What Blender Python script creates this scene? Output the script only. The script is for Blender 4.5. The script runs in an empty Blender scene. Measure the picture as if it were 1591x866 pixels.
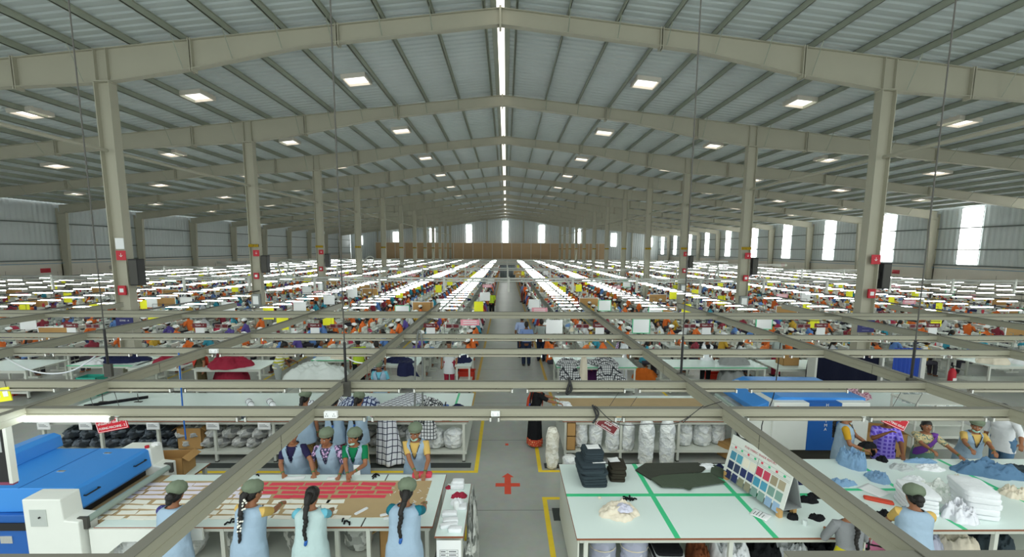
import bpy, math, random
from mathutils import Vector, Matrix, noise
S = bpy.context.scene
COL = S.collection
PI = math.pi
rnd = random.Random(7)

# ------------------------------------------------------------------ camera, light, exposure
CAM = Vector((.2013, 0, 4.4)); FPX, CX, CY = 694.9, 795.5, 472.96
PITCH, ROLL, YAW = .1229, .0056, .0138
def cam_axes():
    sp, cp, sy, cy = math.sin(PITCH), math.cos(PITCH), math.sin(YAW), math.cos(YAW)
    F = Vector((sy*cp, cy*cp, -sp)); R0 = Vector((cy, -sy, 0)); U0 = Vector((sy*sp, cy*sp, cp))
    c, s = math.cos(ROLL), math.sin(ROLL)
    return R0*c+U0*s, U0*c-R0*s, F
CR, CU, CF = cam_axes()
cd = bpy.data.cameras.new('camera'); cam = bpy.data.objects.new('camera', cd); COL.objects.link(cam)
m = Matrix((CR, CU, -CF)).transposed().to_4x4(); m.translation = CAM; cam.matrix_world = m
cd.sensor_width = 36; cd.lens = FPX*36/1591; cd.shift_x = 0; cd.shift_y = (CY-433)/1591
cd.clip_start = .05; cd.clip_end = 400
S.camera = cam
def ray(px, py): return CR*((px-CX)/FPX)+CU*((CY-py)/FPX)+CF
def atz(px, py, z=0.):
    r = ray(px, py); return CAM+r*((z-CAM.z)/r.z)
def aty(px, py, y):
    r = ray(px, py); return CAM+r*(y/r.y)

S.view_settings.view_transform = 'Standard'; S.view_settings.look = 'None'
S.view_settings.gamma = 1; S.view_settings.use_curve_mapping = False
S.view_settings.exposure = 0.35
W = bpy.data.worlds.new('daylight'); S.world = W; W.use_nodes = True
bg = W.node_tree.nodes['Background']; bg.inputs[0].default_value = (.93, 1., .97, 1); bg.inputs[1].default_value = 1.35
try:
    S.cycles.use_denoising = True; S.cycles.max_bounces = 6; S.cycles.diffuse_bounces = 4
    S.cycles.sample_clamp_indirect = 6; S.cycles.use_light_tree = True
except Exception: pass
LAMP_E = 16.; WIN_E = 6.0; SKY_E = 1.5
def area_light(name, loc, sx, sy, power, down=True):
    l = bpy.data.lights.new(name, 'AREA'); l.shape = 'RECTANGLE'; l.size = sx; l.size_y = sy; l.energy = power; l.color = (.95, 1., .97)
    o = bpy.data.objects.new(name, l); COL.objects.link(o); o.location = loc
    if not down: o.rotation_euler = (PI, 0, 0)
    return o

# ------------------------------------------------------------------ helpers
def C(h):
    h = h.lstrip('#'); o = []
    for i in (0, 2, 4):
        c = int(h[i:i+2], 16)/255; o.append(c/12.92 if c <= .04045 else ((c+.055)/1.055)**2.4)
    return (*o, 1)
class MB:
    def __init__(s): s.v = []; s.f = []; s.m = []
    def add(s, vs, fs, mi=0):
        b = len(s.v); s.v += [tuple(p) for p in vs]
        for f in fs: s.f.append(tuple(b+i for i in f)); s.m.append(mi)
    def box(s, x0, x1, y0, y1, z0, z1, mi=0):
        s.add([(x0,y0,z0),(x1,y0,z0),(x1,y1,z0),(x0,y1,z0),(x0,y0,z1),(x1,y0,z1),(x1,y1,z1),(x0,y1,z1)],
              [(0,3,2,1),(4,5,6,7),(0,1,5,4),(1,2,6,5),(2,3,7,6),(3,0,4,7)], mi); return s
    def obox(s, c, d, rot=None, mi=0, bev=0):
        M = (rot if isinstance(rot, Matrix) else Matrix.Rotation(rot or 0, 3, 'Z')); c = Vector(c)
        a, b, e = d[0]/2, d[1]/2, d[2]/2
        vs = [c+M@Vector(p) for p in ((-a,-b,-e),(a,-b,-e),(a,b,-e),(-a,b,-e),(-a,-b,e),(a,-b,e),(a,b,e),(-a,b,e))]
        s.add(vs, [(0,3,2,1),(4,5,6,7),(0,1,5,4),(1,2,6,5),(2,3,7,6),(3,0,4,7)], mi); return s
    def tube(s, pts, r, n=8, mi=0, cap=True, flat=1.):
        pts = [Vector(p) for p in pts]; k = len(pts)
        rs = list(r) if hasattr(r, '__len__') else [r]*k
        if len(rs) < k: rs = [rs[0]+(rs[-1]-rs[0])*i/(k-1) for i in range(k)]
        if cap == 'round':
            d0 = (pts[0]-pts[1]).normalized(); d1 = (pts[-1]-pts[-2]).normalized()
            pts = [pts[0]+d0*rs[0]*.9, pts[0]+d0*rs[0]*.55]+pts+[pts[-1]+d1*rs[-1]*.55, pts[-1]+d1*rs[-1]*.9]
            rs = [rs[0]*.35, rs[0]*.8]+rs+[rs[-1]*.8, rs[-1]*.35]; k += 4
        vs = []; up = None
        for i in range(k):
            t = (pts[min(i+1,k-1)]-pts[max(i-1,0)]).normalized()
            if up is None:
                up = Vector((0,0,1)) if abs(t.z) < .9 else Vector((0,1,0))
            a = t.cross(up).normalized(); b = a.cross(t).normalized(); up = b
            for j in range(n):
                q = 2*PI*j/n; vs.append(pts[i]+a*(rs[i]*math.cos(q))+b*(rs[i]*flat*math.sin(q)))
        fs = [(i*n+j, i*n+(j+1)%n, (i+1)*n+(j+1)%n, (i+1)*n+j) for i in range(k-1) for j in range(n)]
        if cap: fs += [tuple(range(n-1,-1,-1)), tuple((k-1)*n+j for j in range(n))]
        s.add(vs, fs, mi); return s
    def loft(s, rings, n=20, mi=0, cap=True, p=2., fn=None):   # ring: z, rx, ry, cx, cy
        vs = []
        for i, R in enumerate(rings):
            z, rx, ry = R[:3]; cx = R[3] if len(R) > 3 else 0; cy = R[4] if len(R) > 4 else 0
            for j in range(n):
                q = 2*PI*j/n; c, t = math.cos(q), math.sin(q)
                c = math.copysign(abs(c)**(2/p), c); t = math.copysign(abs(t)**(2/p), t)
                k = fn(q, z, i) if fn else 1.
                vs.append((cx+rx*c*k, cy+ry*t*k, z))
        k = len(rings)
        fs = [(i*n+j, i*n+(j+1)%n, (i+1)*n+(j+1)%n, (i+1)*n+j) for i in range(k-1) for j in range(n)]
        if cap: fs += [tuple(range(n-1,-1,-1)), tuple((k-1)*n+j for j in range(n))]
        s.add(vs, fs, mi); return s
    def ell(s, c, r, n=12, k=8, mi=0, M=None, fn=None):
        vs = []; c = Vector(c)
        for i in range(k+1):
            a = -PI/2+PI*i/k
            for j in range(n):
                q = 2*PI*j/n; d = Vector((math.cos(a)*math.cos(q), math.cos(a)*math.sin(q), math.sin(a)))
                t = fn(d) if fn else 1.
                p = Vector((d.x*r[0]*t, d.y*r[1]*t, d.z*r[2]*t)); vs.append(c+(M@p if M else p))
        fs = [(i*n+j, i*n+(j+1)%n, (i+1)*n+(j+1)%n, (i+1)*n+j) for i in range(k) for j in range(n)]
        s.add(vs, fs, mi); return s
    def prism(s, poly, d0, d1, axis='z', mi=0):
        n = len(poly)
        def P(a, b, d): return {'z': (a, b, d), 'y': (a, d, b), 'x': (d, a, b)}[axis]
        s.add([P(a, b, d0) for a, b in poly]+[P(a, b, d1) for a, b in poly],
              [tuple(range(n)), tuple(range(2*n-1, n-1, -1))]+[(i, i+n, (i+1)%n+n, (i+1)%n) for i in range(n)], mi); return s
    def sheet(s, fn, nu, nv, th=0., mi=0):
        g = [[Vector(fn(i/nu, j/nv)) for j in range(nv+1)] for i in range(nu+1)]
        vs = [p for r in g for p in r]; w = nv+1
        fs = [(i*w+j, (i+1)*w+j, (i+1)*w+j+1, i*w+j+1) for i in range(nu) for j in range(nv)]
        if th:
            N = len(vs); nor = []
            for i in range(nu+1):
                for j in range(nv+1):
                    a = g[min(i+1,nu)][j]-g[max(i-1,0)][j]; b = g[i][min(j+1,nv)]-g[i][max(j-1,0)]
                    nor.append(a.cross(b).normalized())
            vs = vs+[p-n_*th for p, n_ in zip(vs, nor)]
            fs = fs+[tuple(N+i for i in reversed(f)) for f in fs]
            edge = [i*w for i in range(nu+1)]+[nu*w+j for j in range(1, nv+1)]+[i*w+nv for i in range(nu-1, -1, -1)]+[j for j in range(nv-1, 0, -1)]
            fs += [(edge[k], edge[k]+N, edge[(k+1)%len(edge)]+N, edge[(k+1)%len(edge)]) for k in range(len(edge))]
        s.add(vs, fs, mi); return s
    def mesh(s, name, mats=None, smooth=False):
        me = bpy.data.meshes.new(name); me.from_pydata(s.v, [], s.f)
        for mt in (mats if isinstance(mats, (list, tuple)) else [mats] if mats else []): me.materials.append(mt)
        if any(s.m): me.polygons.foreach_set('material_index', s.m)
        if smooth:
            me.shade_smooth()
            if smooth is not True: me.set_sharp_from_angle(angle=smooth)
        me.update(); return me
    def build(s, name, mats, parent=None, smooth=False, loc=None, rz=0, bevel=0):
        o = link(name, s.mesh(name, mats, smooth), parent)
        if loc is not None: o.location = loc
        if rz: o.rotation_euler[2] = rz
        if bevel:
            b = o.modifiers.new('bevel', 'BEVEL'); b.width = bevel; b.segments = 2; b.limit_method = 'ANGLE'
        return o
def link(name, data, parent=None):
    o = bpy.data.objects.new(name, data); COL.objects.link(o)
    if parent is not None: o.parent = parent
    return o
def tag(o, label=None, cat=None, group=None, kind=None):
    if label: o['label'] = label
    if cat: o['category'] = cat
    if group: o['group'] = group
    if kind: o['kind'] = kind
    return o
def thing(name, label, cat, loc=(0,0,0), rz=0, group=None):
    o = link(name, None); o.location = loc; o.rotation_euler[2] = rz
    return tag(o, label, cat, group)
def dup(o, loc=None, rz=None, label=None, parent=None):
    c = o.copy(); COL.objects.link(c)
    if parent is not None: c.parent = parent
    if loc is not None: c.location = loc
    if rz is not None: c.rotation_euler[2] = rz
    if label: c['label'] = label
    for ch in list(o.children): dup(ch, parent=c)
    return c
def nth(n):
    return f"{n}{'th' if 10 <= n%100 <= 20 else {1:'st',2:'nd',3:'rd'}.get(n%10,'th')}"
def fnoise(p, sc=1., oct=3):
    v = 0; a = 1.; t = 0
    for _ in range(oct):
        v += a*noise.noise(Vector(p)*sc); t += a; a *= .5; sc *= 2.1
    return v/t

# ------------------------------------------------------------------ materials
MATS = {}
def nt(name):
    m = bpy.data.materials.new(name); m.use_nodes = True
    return m, m.node_tree.nodes, m.node_tree.links, m.node_tree.nodes['Principled BSDF']
def mat(name, col, rough=.6, metal=0., var=.0, scale=6., bump=0., bscale=25., spec=.4, emit=0., dark=None):
    if name in MATS: return MATS[name]
    m, N, L, B = nt(name); c = C(col) if isinstance(col, str) else col
    B.inputs['Base Color'].default_value = c; B.inputs['Roughness'].default_value = rough
    B.inputs['Metallic'].default_value = metal; B.inputs['Specular IOR Level'].default_value = spec
    if emit: B.inputs['Emission Color'].default_value = c; B.inputs['Emission Strength'].default_value = emit
    if var or bump:
        tc = N.new('ShaderNodeTexCoord'); tx = N.new('ShaderNodeTexNoise'); L.new(tc.outputs['Object'], tx.inputs['Vector'])
        tx.inputs['Scale'].default_value = scale; tx.inputs['Detail'].default_value = 4
        if var:
            mx = N.new('ShaderNodeMix'); mx.data_type = 'RGBA'; L.new(tx.outputs['Fac'], mx.inputs['Factor'])
            a, b = mx.inputs[6], mx.inputs[7]
            d = C(dark) if dark else tuple(k*(1-var) for k in c[:3])+(1,)
            a.default_value = d; b.default_value = tuple(min(1, k*(1+var*.6)) for k in c[:3])+(1,)
            L.new(mx.outputs[2], B.inputs['Base Color'])
        if bump:
            t2 = N.new('ShaderNodeTexNoise'); L.new(tc.outputs['Object'], t2.inputs['Vector']); t2.inputs['Scale'].default_value = bscale; t2.inputs['Detail'].default_value = 3
            bp = N.new('ShaderNodeBump'); bp.inputs['Strength'].default_value = bump; bp.inputs['Distance'].default_value = .02
            L.new(t2.outputs['Fac'], bp.inputs['Height']); L.new(bp.outputs['Normal'], B.inputs['Normal'])
    MATS[name] = m; return m
def cloth(name, col, var=.12, bump=.5): return mat(name, col, .85, var=var, scale=5, bump=bump, bscale=14, spec=.15)
def patches(name, cols, scale=8., rough=.35, spec=.5, bump=.6):        # crumpled scraps seen through a clear bag
    m, N, L, B = nt(name); tc = N.new('ShaderNodeTexCoord'); v = N.new('ShaderNodeTexVoronoi'); v.inputs['Scale'].default_value = scale
    nz = N.new('ShaderNodeTexNoise'); nz.inputs['Scale'].default_value = scale*.6; L.new(tc.outputs['Object'], nz.inputs['Vector'])
    mv = N.new('ShaderNodeMix'); mv.data_type = 'RGBA'; mv.inputs['Factor'].default_value = .25
    L.new(tc.outputs['Object'], mv.inputs[6]); L.new(nz.outputs['Color'], mv.inputs[7]); L.new(mv.outputs[2], v.inputs['Vector'])
    sp = N.new('ShaderNodeSeparateColor'); L.new(v.outputs['Color'], sp.inputs[0])
    r = N.new('ShaderNodeValToRGB'); r.color_ramp.interpolation = 'CONSTANT'; L.new(sp.outputs[0], r.inputs[0])
    el = r.color_ramp.elements
    while len(el) < len(cols): el.new(.5)
    for i, c in enumerate(cols): el[i].position = i/len(cols); el[i].color = C(c)
    L.new(r.outputs[0], B.inputs['Base Color']); B.inputs['Roughness'].default_value = rough; B.inputs['Specular IOR Level'].default_value = spec
    bp = N.new('ShaderNodeBump'); bp.inputs['Strength'].default_value = bump; bp.inputs['Distance'].default_value = .03
    L.new(v.outputs['Distance'], bp.inputs['Height']); L.new(bp.outputs['Normal'], B.inputs['Normal'])
    MATS[name] = m; return m
def stripes(name, base, lines, axes=((0, 8., .12),), rough=.85):      # axes: (axis, repeats per metre, width)
    m, N, L, B = nt(name); tc = N.new('ShaderNodeTexCoord'); sx = N.new('ShaderNodeSeparateXYZ'); L.new(tc.outputs['Object'], sx.inputs[0])
    prev = None
    for ax, k, w in axes:
        a = N.new('ShaderNodeMath'); a.operation = 'MULTIPLY'; L.new(sx.outputs[ax], a.inputs[0]); a.inputs[1].default_value = k
        f = N.new('ShaderNodeMath'); f.operation = 'FRACT'; L.new(a.outputs[0], f.inputs[0])
        l = N.new('ShaderNodeMath'); l.operation = 'LESS_THAN'; L.new(f.outputs[0], l.inputs[0]); l.inputs[1].default_value = w
        mx = N.new('ShaderNodeMix'); mx.data_type = 'RGBA'; L.new(l.outputs[0], mx.inputs['Factor'])
        if prev: L.new(prev, mx.inputs[6])
        else: mx.inputs[6].default_value = C(base)
        mx.inputs[7].default_value = C(lines); prev = mx.outputs[2]
    L.new(prev, B.inputs['Base Color']); B.inputs['Roughness'].default_value = rough; B.inputs['Specular IOR Level'].default_value = .15
    MATS[name] = m; return m
def dots(name, base, spot, scale=30., size=.35):
    m, N, L, B = nt(name); tc = N.new('ShaderNodeTexCoord'); v = N.new('ShaderNodeTexVoronoi'); v.inputs['Scale'].default_value = scale
    L.new(tc.outputs['Object'], v.inputs['Vector']); l = N.new('ShaderNodeMath'); l.operation = 'LESS_THAN'; l.inputs[1].default_value = size
    L.new(v.outputs['Distance'], l.inputs[0]); mx = N.new('ShaderNodeMix'); mx.data_type = 'RGBA'; L.new(l.outputs[0], mx.inputs['Factor'])
    mx.inputs[6].default_value = C(base); mx.inputs[7].default_value = C(spot); L.new(mx.outputs[2], B.inputs['Base Color'])
    B.inputs['Roughness'].default_value = .85; MATS[name] = m; return m
def glow(name, col, e):
    m, N, L, B = nt(name); B.inputs['Base Color'].default_value = (.8,.8,.8,1); B.inputs['Emission Color'].default_value = C(col); B.inputs['Emission Strength'].default_value = e
    MATS[name] = m; return m
M_steel = mat('painted_steel', '#b1ae9c', .55, var=.08, scale=1.2)
M_purlin = mat('galvanised_purlin', '#9fa595', .5, var=.15, scale=1.5, spec=.5)
M_roof = mat('roof_sheet', '#c8d1d1', .42, metal=.1, var=.1, scale=.6)
M_clad = mat('wall_cladding', '#c9d0d0', .6, var=.06, scale=.8)
M_plaster = mat('cream_plaster', '#dcd6ca', .8, var=.06, scale=.8)
M_tray = mat('grey_green_channel', '#969482', .45, var=.08, scale=2., spec=.5)
M_dark = mat('dark_metal', '#45443f', .5)
M_alu = mat('bright_metal', '#e8e8e4', .18, metal=.9)
M_pipe = mat('light_pipe', '#d5d6cf', .4)
M_black = mat('black_plastic', '#1b1b1d', .45)
M_white = mat('white_enamel', '#e6e9e2', .35, var=.03)
M_leg = mat('leg_white', '#cfd2c8', .45)
M_top = mat('laminate_top', '#dfeee9', .35, var=.03, scale=2., spec=.5)
M_edge = mat('brown_edge', '#8a5238', .5)
M_blue = mat('machine_blue', '#3c8fe0', .38, var=.05, scale=1.5, spec=.5)
M_blued = mat('machine_blue_deep', '#2360ae', .4, var=.05)
M_card = mat('cardboard', '#b28a55', .8, var=.1, scale=3)
M_brownp = mat('brown_paper', '#b9a078', .8, var=.1, scale=4)
M_paper = mat('paper', '#eef0f0', .7)
M_yel = mat('yellow_card', '#f0ee2c', .6)
M_yline = mat('yellow_paint', '#f4d233', .6, var=.12, scale=8)
M_red = mat('sign_red', '#c01f30', .45)
M_maroon = mat('sign_maroon', '#6b1f26', .45)
M_oran = mat('orange_red_paint', '#dd5038', .6, var=.08)
M_green = mat('green_tape', '#3fc689', .45)
M_wood = mat('pale_wood', '#cfa468', .6, var=.12, scale=9)
M_skin = mat('brown_skin', '#9a684a', .5, var=.08, scale=10, spec=.35)
M_skin2 = mat('deep_brown_skin', '#74492f', .5, var=.08, scale=10, spec=.35)
M_hair = mat('black_hair', '#15120f', .4, bump=.5, bscale=60)
M_cap = cloth('cap_sage', '#74806c')
M_wcap = cloth('cap_white', '#e9ecec')
M_vest = cloth('vest_blue', '#9fb6ca', .1)
M_vestm = cloth('vest_mint', '#b9cfcf', .08)
M_tube = mat('unlit_tube', '#a09c8c', .3, spec=.6)
M_lit = glow('lit_tube', '#f2fffb', 14.)
M_lamp = glow('lit_lamp', '#f4fffb', LAMP_E)
M_win = glow('daylit_panel', '#fdfffb', WIN_E)
M_sky = glow('daylit_dome', '#fff7ee', SKY_E)

# ------------------------------------------------------------------ the shell of the hall
Y0, BAY, NF = 14.46, 7.665, 12
YF, YB = 5., Y0+BAY*NF; YFL = -4.
XW = 36.3
def ztop(x): return 11.58-.107*abs(x)          # top of rafters
def zroof(x): return ztop(x)+.2
def struct(o, label=None, cat=None, group=None): return tag(o, label, cat, group, 'structure')
# floor
m, N, L, B = nt('polished_concrete')
tc = N.new('ShaderNodeTexCoord'); n1 = N.new('ShaderNodeTexNoise'); n1.inputs['Scale'].default_value = .45; n1.inputs['Detail'].default_value = 7; n1.inputs['Roughness'].default_value = .65
n2 = N.new('ShaderNodeTexNoise'); n2.inputs['Scale'].default_value = 6; n2.inputs['Detail'].default_value = 6
for n_ in (n1, n2): L.new(tc.outputs['Object'], n_.inputs['Vector'])
mx = N.new('ShaderNodeMix'); mx.data_type = 'RGBA'; L.new(n1.outputs['Fac'], mx.inputs['Factor']); mx.inputs[6].default_value = C('#999c96'); mx.inputs[7].default_value = C('#c4c7c0')
m2 = N.new('ShaderNodeMix'); m2.data_type = 'RGBA'; m2.blend_type = 'MULTIPLY'; m2.inputs['Factor'].default_value = .22; L.new(mx.outputs[2], m2.inputs[6]); L.new(n2.outputs['Color'], m2.inputs[7])
L.new(m2.outputs[2], B.inputs['Base Color']); B.inputs['Roughness'].default_value = .32; B.inputs['Specular IOR Level'].default_value = .45
M_floor = m
struct(MB().box(-XW, XW, YFL, YB, -.2, 0).build('floor', M_floor), 'grey polished concrete floor of the hall', 'floor')
# joints scored in the floor of the aisle
j = MB()
for y in (5.0, 7.1, 9.9, 12.4, 16.): j.box(-.9, 1.2, y-.004, y+.004, -.01, .0015)
struct(j.build('trim_1', mat('joint', '#5d605b', .8)), 'thin joints across the grey aisle floor', 'floor joint')
# roof: ribbed sheets on each slope
def ribbed(slope):
    vs = []; fs = []; prof = ((0,0),(.05,.035),(.11,.035),(.16,0)); y = YF; ys = []
    while y < YB:
        ys += [(y+a, b) for a, b in prof]; y += .32
    xs = (.22, XW)
    for yy, d in ys:
        for x in xs: vs.append((slope*x, yy, zroof(x)+d))
    fs = [(2*i, 2*i+1, 2*i+3, 2*i+2) for i in range(len(ys)-1)]
    b = MB(); b.add(vs, fs); return b
for i, s in enumerate((-1, 1)):
    struct(ribbed(s).build('ceiling', M_roof), ('left', 'right')[i]+' slope of the ribbed grey sheet metal roof', 'roof')
b = MB(); b.add([(-.22,YF,zroof(.2)+.02),(.22,YF,zroof(.2)+.02),(.22,YB,zroof(.2)+.02),(-.22,YB,zroof(.2)+.02)], [(0,1,2,3)])
struct(MB().box(-.12, .12, YF, YB, zroof(0)-.02, zroof(0)+.03).build('window_1', glow('ridge_light', '#fff8ec', 1.5)), 'bright skylight strip running along the ridge of the roof', 'skylight')
rs = MB()
for s in (-1, 1): rs.box(min(s*.12, s*.3), max(s*.12, s*.3), YF, YB, zroof(0)-.05, zroof(0)+.0)
struct(rs.build('trim_2', M_purlin), 'metal flashing on both edges of the ridge skylight', 'ridge flashing')
# square skylights in the slopes, one on each bay
k = 0
for i in range(-1, NF):
    for x in (5.8, 12.2, 18.8, 25.4, 31.8):
        for s in (-1, 1):
            y = Y0+i*BAY+4.45; z = zroof(x)
            if y < 17: continue
            k += 1
            t = thing('roof_light', f'square roof light, {nth(i+1)} bay, {("1st","2nd","3rd","4th","5th")[[5.8,12.2,18.8,25.4,31.8].index(x)]} from the ridge on the {"left" if s<0 else "right"}', 'skylight', (s*x, y, z-.02))
            t.rotation_euler[1] = s*math.atan(.107); t['group'] = 'square roof lights'
            q = MB(); a = .42
            for (u0, u1, v0, v1) in ((-a-.06, a+.06, -a-.06, -a), (-a-.06, a+.06, a, a+.06), (-a-.06, -a, -a, a), (a, a+.06, -a, a)): q.box(u0, u1, v0, v1, -.14, .05)
            q.build('frame', M_plaster, t)
            d = MB(); d.sheet(lambda u, v: ((u-.5)*2*a, (v-.5)*2*a, -.02-.1*(1-(2*u-1)**2)*(1-(2*v-1)**2)*0), 2, 2, .02); d.build('dome', M_sky, t)
# purlins (Z sections, one long line each)
for s in (-1, 1):
    for i, x in enumerate([.5]+[1.5*q+.55 for q in range(1, 24)]):
        q = MB(); z = ztop(x); dz = -.107*s
        q.box(s*x-.012, s*x+.012, YF, YB, z, z+.2); q.box(s*x-.04, s*x+.012, YF, YB, z, z+.014); q.box(s*x-.012, s*x+.05, YF, YB, z+.186, z+.2)
        struct(q.build('roof_purlin', M_purlin), f'{nth(i+1)} roof purlin from the ridge on the {"left" if s<0 else "right"} slope', 'purlin', 'roof purlins')
# portal frames: tapered rafters, columns
def depth(x):
    pts = ((0,.45),(6,.5),(9.3,.82),(12,.95),(14.6,.82),(19,.6),(28,.5),(35.4,.66),(36.2,.7))
    for (a, d), (b, e) in zip(pts, pts[1:]):
        if x <= b: return d+(e-d)*(x-a)/(b-a)
    return .7
XS = (0,2,4,6,7.6,9.3,10.6,12,13.3,14.6,16.8,19,22,25,28,31,35.4,36.1)
def rafter():
    q = MB()
    for s in (-1, 1):
        for a, b in zip(XS, XS[1:]):
            za, zb = ztop(a), ztop(b); da, db = za-depth(a), zb-depth(b)
            def slab(z0a, z1a, z0b, z1b, hw):
                q.add([(s*a,-hw,z0a),(s*a,hw,z0a),(s*a,hw,z1a),(s*a,-hw,z1a),(s*b,-hw,z0b),(s*b,hw,z0b),(s*b,hw,z1b),(s*b,-hw,z1b)],
                      [(0,1,2,3),(4,7,6,5),(0,4,5,1),(2,6,7,3),(0,3,7,4),(1,5,6,2)])
            slab(da, za, db, zb, .012); slab(za-.02, za, zb-.02, zb, .11); slab(da-.02, da, db-.02, db, .12)
        for x in (4.9, 9.3, 14.6, 21, 28.):        # bolted splice plates
            for e in (-.035, .035): q.box(s*x+e-.014, s*x+e+.014, -.13, .13, ztop(x)-depth(x)-.1, ztop(x)+.03)
        for x in (11.82, 12.18): q.box(s*x-.012, s*x+.012, -.11, .11, ztop(12)-.95, ztop(12))
    q.box(-.03, .03, -.14, .14, 11.0, 11.62)
    return q
def braces():                                        # thin fly braces from purlin down to the bottom flange
    q = MB()
    for s in (-1, 1):
        for i in range(1, 23):
            x = 1.5*i+.55
            if i % 2 == 0 or i in (1, 3, 5): q.tube([(s*x, -.55, ztop(x)+.05), (s*x, -.1, ztop(x)-depth(x)+.02)], .016, 4)
    return q
rm = rafter().mesh('rafter', M_steel); bm_ = braces().mesh('fly_braces', M_purlin)
qc = MB(); zc = 9.36
qc.box(-.23, -.205, -.15, .15, 0, zc); qc.box(.205, .23, -.15, .15, 0, zc); qc.box(-.21, .21, -.012, .012, 0, zc); qc.box(-.26, .26, -.17, .17, zc-.03, zc); qc.box(-.3, .3, -.2, .2, 0, .03)
cm = qc.mesh('column', M_steel)
qw = MB()
qw.prism([(0,0),(.45,0),(.78,7.2),(0,7.2)], -.012, .012, 'y'); qw.box(-.02, 0, -.12, .12, 0, 7.5)
qw.add([(.44,-.12,0),(.44,.12,0),(.77,.12,7.2),(.77,-.12,7.2),(.46,-.12,0),(.46,.12,0),(.79,.12,7.2),(.79,-.12,7.2)], [(0,1,2,3),(7,6,5,4),(0,3,7,4),(1,5,6,2),(0,4,5,1),(3,2,6,7)])
wm = qw.mesh('wall_column', M_steel)
M_hz = stripes('hazard_band', '#d8b21c', '#2a2616', ((0, 14., .5),), .6)
for i in range(-1, NF):
    y = Y0+i*BAY
    r = thing('roof_rafter', f'{nth(i+3)} tapered steel rafter across the hall', 'rafter', (0, y, 0), 0, 'steel rafters'); r['kind'] = 'structure'
    link('girder', rm, r); link('fly_braces', bm_, r)
    for s in (-1, 1):
        side = 'left' if s < 0 else 'right'
        if i >= -1:
            c_ = thing('column', f'{nth(i+2)} tall steel column in the {side} row', 'column', (s*12, y, 0), 0, f'steel columns of the {side} row'); c_['kind'] = 'structure'
            link('shaft', cm, c_)
            if i >= 1:
                MB().box(-.245, .245, -.165, -.151, 4.42, 4.56).build('hazard_band', M_hz, c_)
        w_ = struct(link('wall_column', wm), f'{nth(i+3)} tapered column on the {side} wall', 'column', f'columns of the {side} wall')
        w_.location = (s*XW, y, 0); w_.rotation_euler[2] = PI if s > 0 else 0
        if i >= 0 and i < NF-1:
            st = MB().tube([(s*12, y+.16, 7.32), (s*12, y+BAY-.16, 7.32)], .055, 8)
            struct(st.build('strut_pipe', M_steel), f'tie pipe from the {nth(i+2)} to the next column, {side} row', 'tie pipe', 'tie pipes')
struct(MB().tube([(-12, Y0-5, 7.32), (-12, Y0-.16, 7.32)], .055, 8).build('strut_pipe', M_steel), 'tie pipe from the frame edge to the nearest left column', 'tie pipe', 'tie pipes')
struct(MB().tube([(12, Y0-5, 7.32), (12, Y0-.16, 7.32)], .055, 8).build('strut_pipe', M_steel), 'tie pipe from the frame edge to the nearest right column', 'tie pipe', 'tie pipes')
# side walls: plastered band, ribbed cladding, girts, windows
ZB = 3.2
def clad_wall(pts, axis, w0, h1):                    # ribbed strip along an axis
    pass
for s in (-1, 1):
    side = 'left' if s < 0 else 'right'
    struct(MB().box(min(s*XW, s*(XW+.2)), max(s*XW, s*(XW+.2)), YF, YB, 0, ZB).build('wall_'+side, M_plaster), f'cream plastered lower wall along the {side} side', 'wall')
    q = MB(); ys = []; y = YF
    while y < YB: ys += [(y, 0), (y+.1, .03), (y+.2, .03), (y+.3, 0)]; y += .4
    x0 = s*(XW+.12); vs = [(x0-s*d, yy, z) for yy, d in ys for z in (ZB, 8.1)]
    q.add(vs, [(2*i, 2*i+2, 2*i+3, 2*i+1) for i in range(len(ys)-1)])
    struct(q.build('wall_'+side+'_cladding', M_clad), f'ribbed grey metal cladding of the {side} wall', 'wall')
    for k, z in enumerate((3.25, 4.5, 6.2)):
        g = MB().box(min(s*(XW-.02), s*(XW+.1)), max(s*(XW-.02), s*(XW+.1)), YF, YB, z, z+.09)
        struct(g.build('wall_girt', mat('girt', '#6e7570', .6)), f'{("lowest","middle","top")[k]} girt rail along the {side} wall', 'rail')
    if s > 0:
        for i in range(0, NF+1):
            y = Y0+BAY*(i-.35)+BAY*1.0
            if y > YB-1: continue
            wn = thing(f'window_{i+2}', f'tall bright translucent wall panel, {nth(i+1)} from the front on the right wall', 'window', (XW+.06, y, 0), 0, 'tall bright panels of the right wall'); wn['kind'] = 'structure'
            MB().box(-.02, .0, -.8, .8, 3.42, 7.75).build('panel', M_win, wn)
            fr = MB()
            for z in (4.5, 6.2): fr.box(-.05, -.02, -.8, .8, z, z+.09)
            for yy in (-.84, .8): fr.box(-.03, 0, yy, yy+.04, 3.4, 7.78)
            fr.build('frame', M_clad, wn)
    # pipe and cable tray on the plaster band
    struct(MB().tube([(s*(XW-.12), 8, 3.05), (s*(XW-.12), YB-1, 3.05)], .03, 6).build('trim_'+('3' if s<0 else '4'), mat('blue_pipe', '#7fa3bd', .5)), f'thin blue pipe along the {side} wall', 'pipe')
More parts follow.
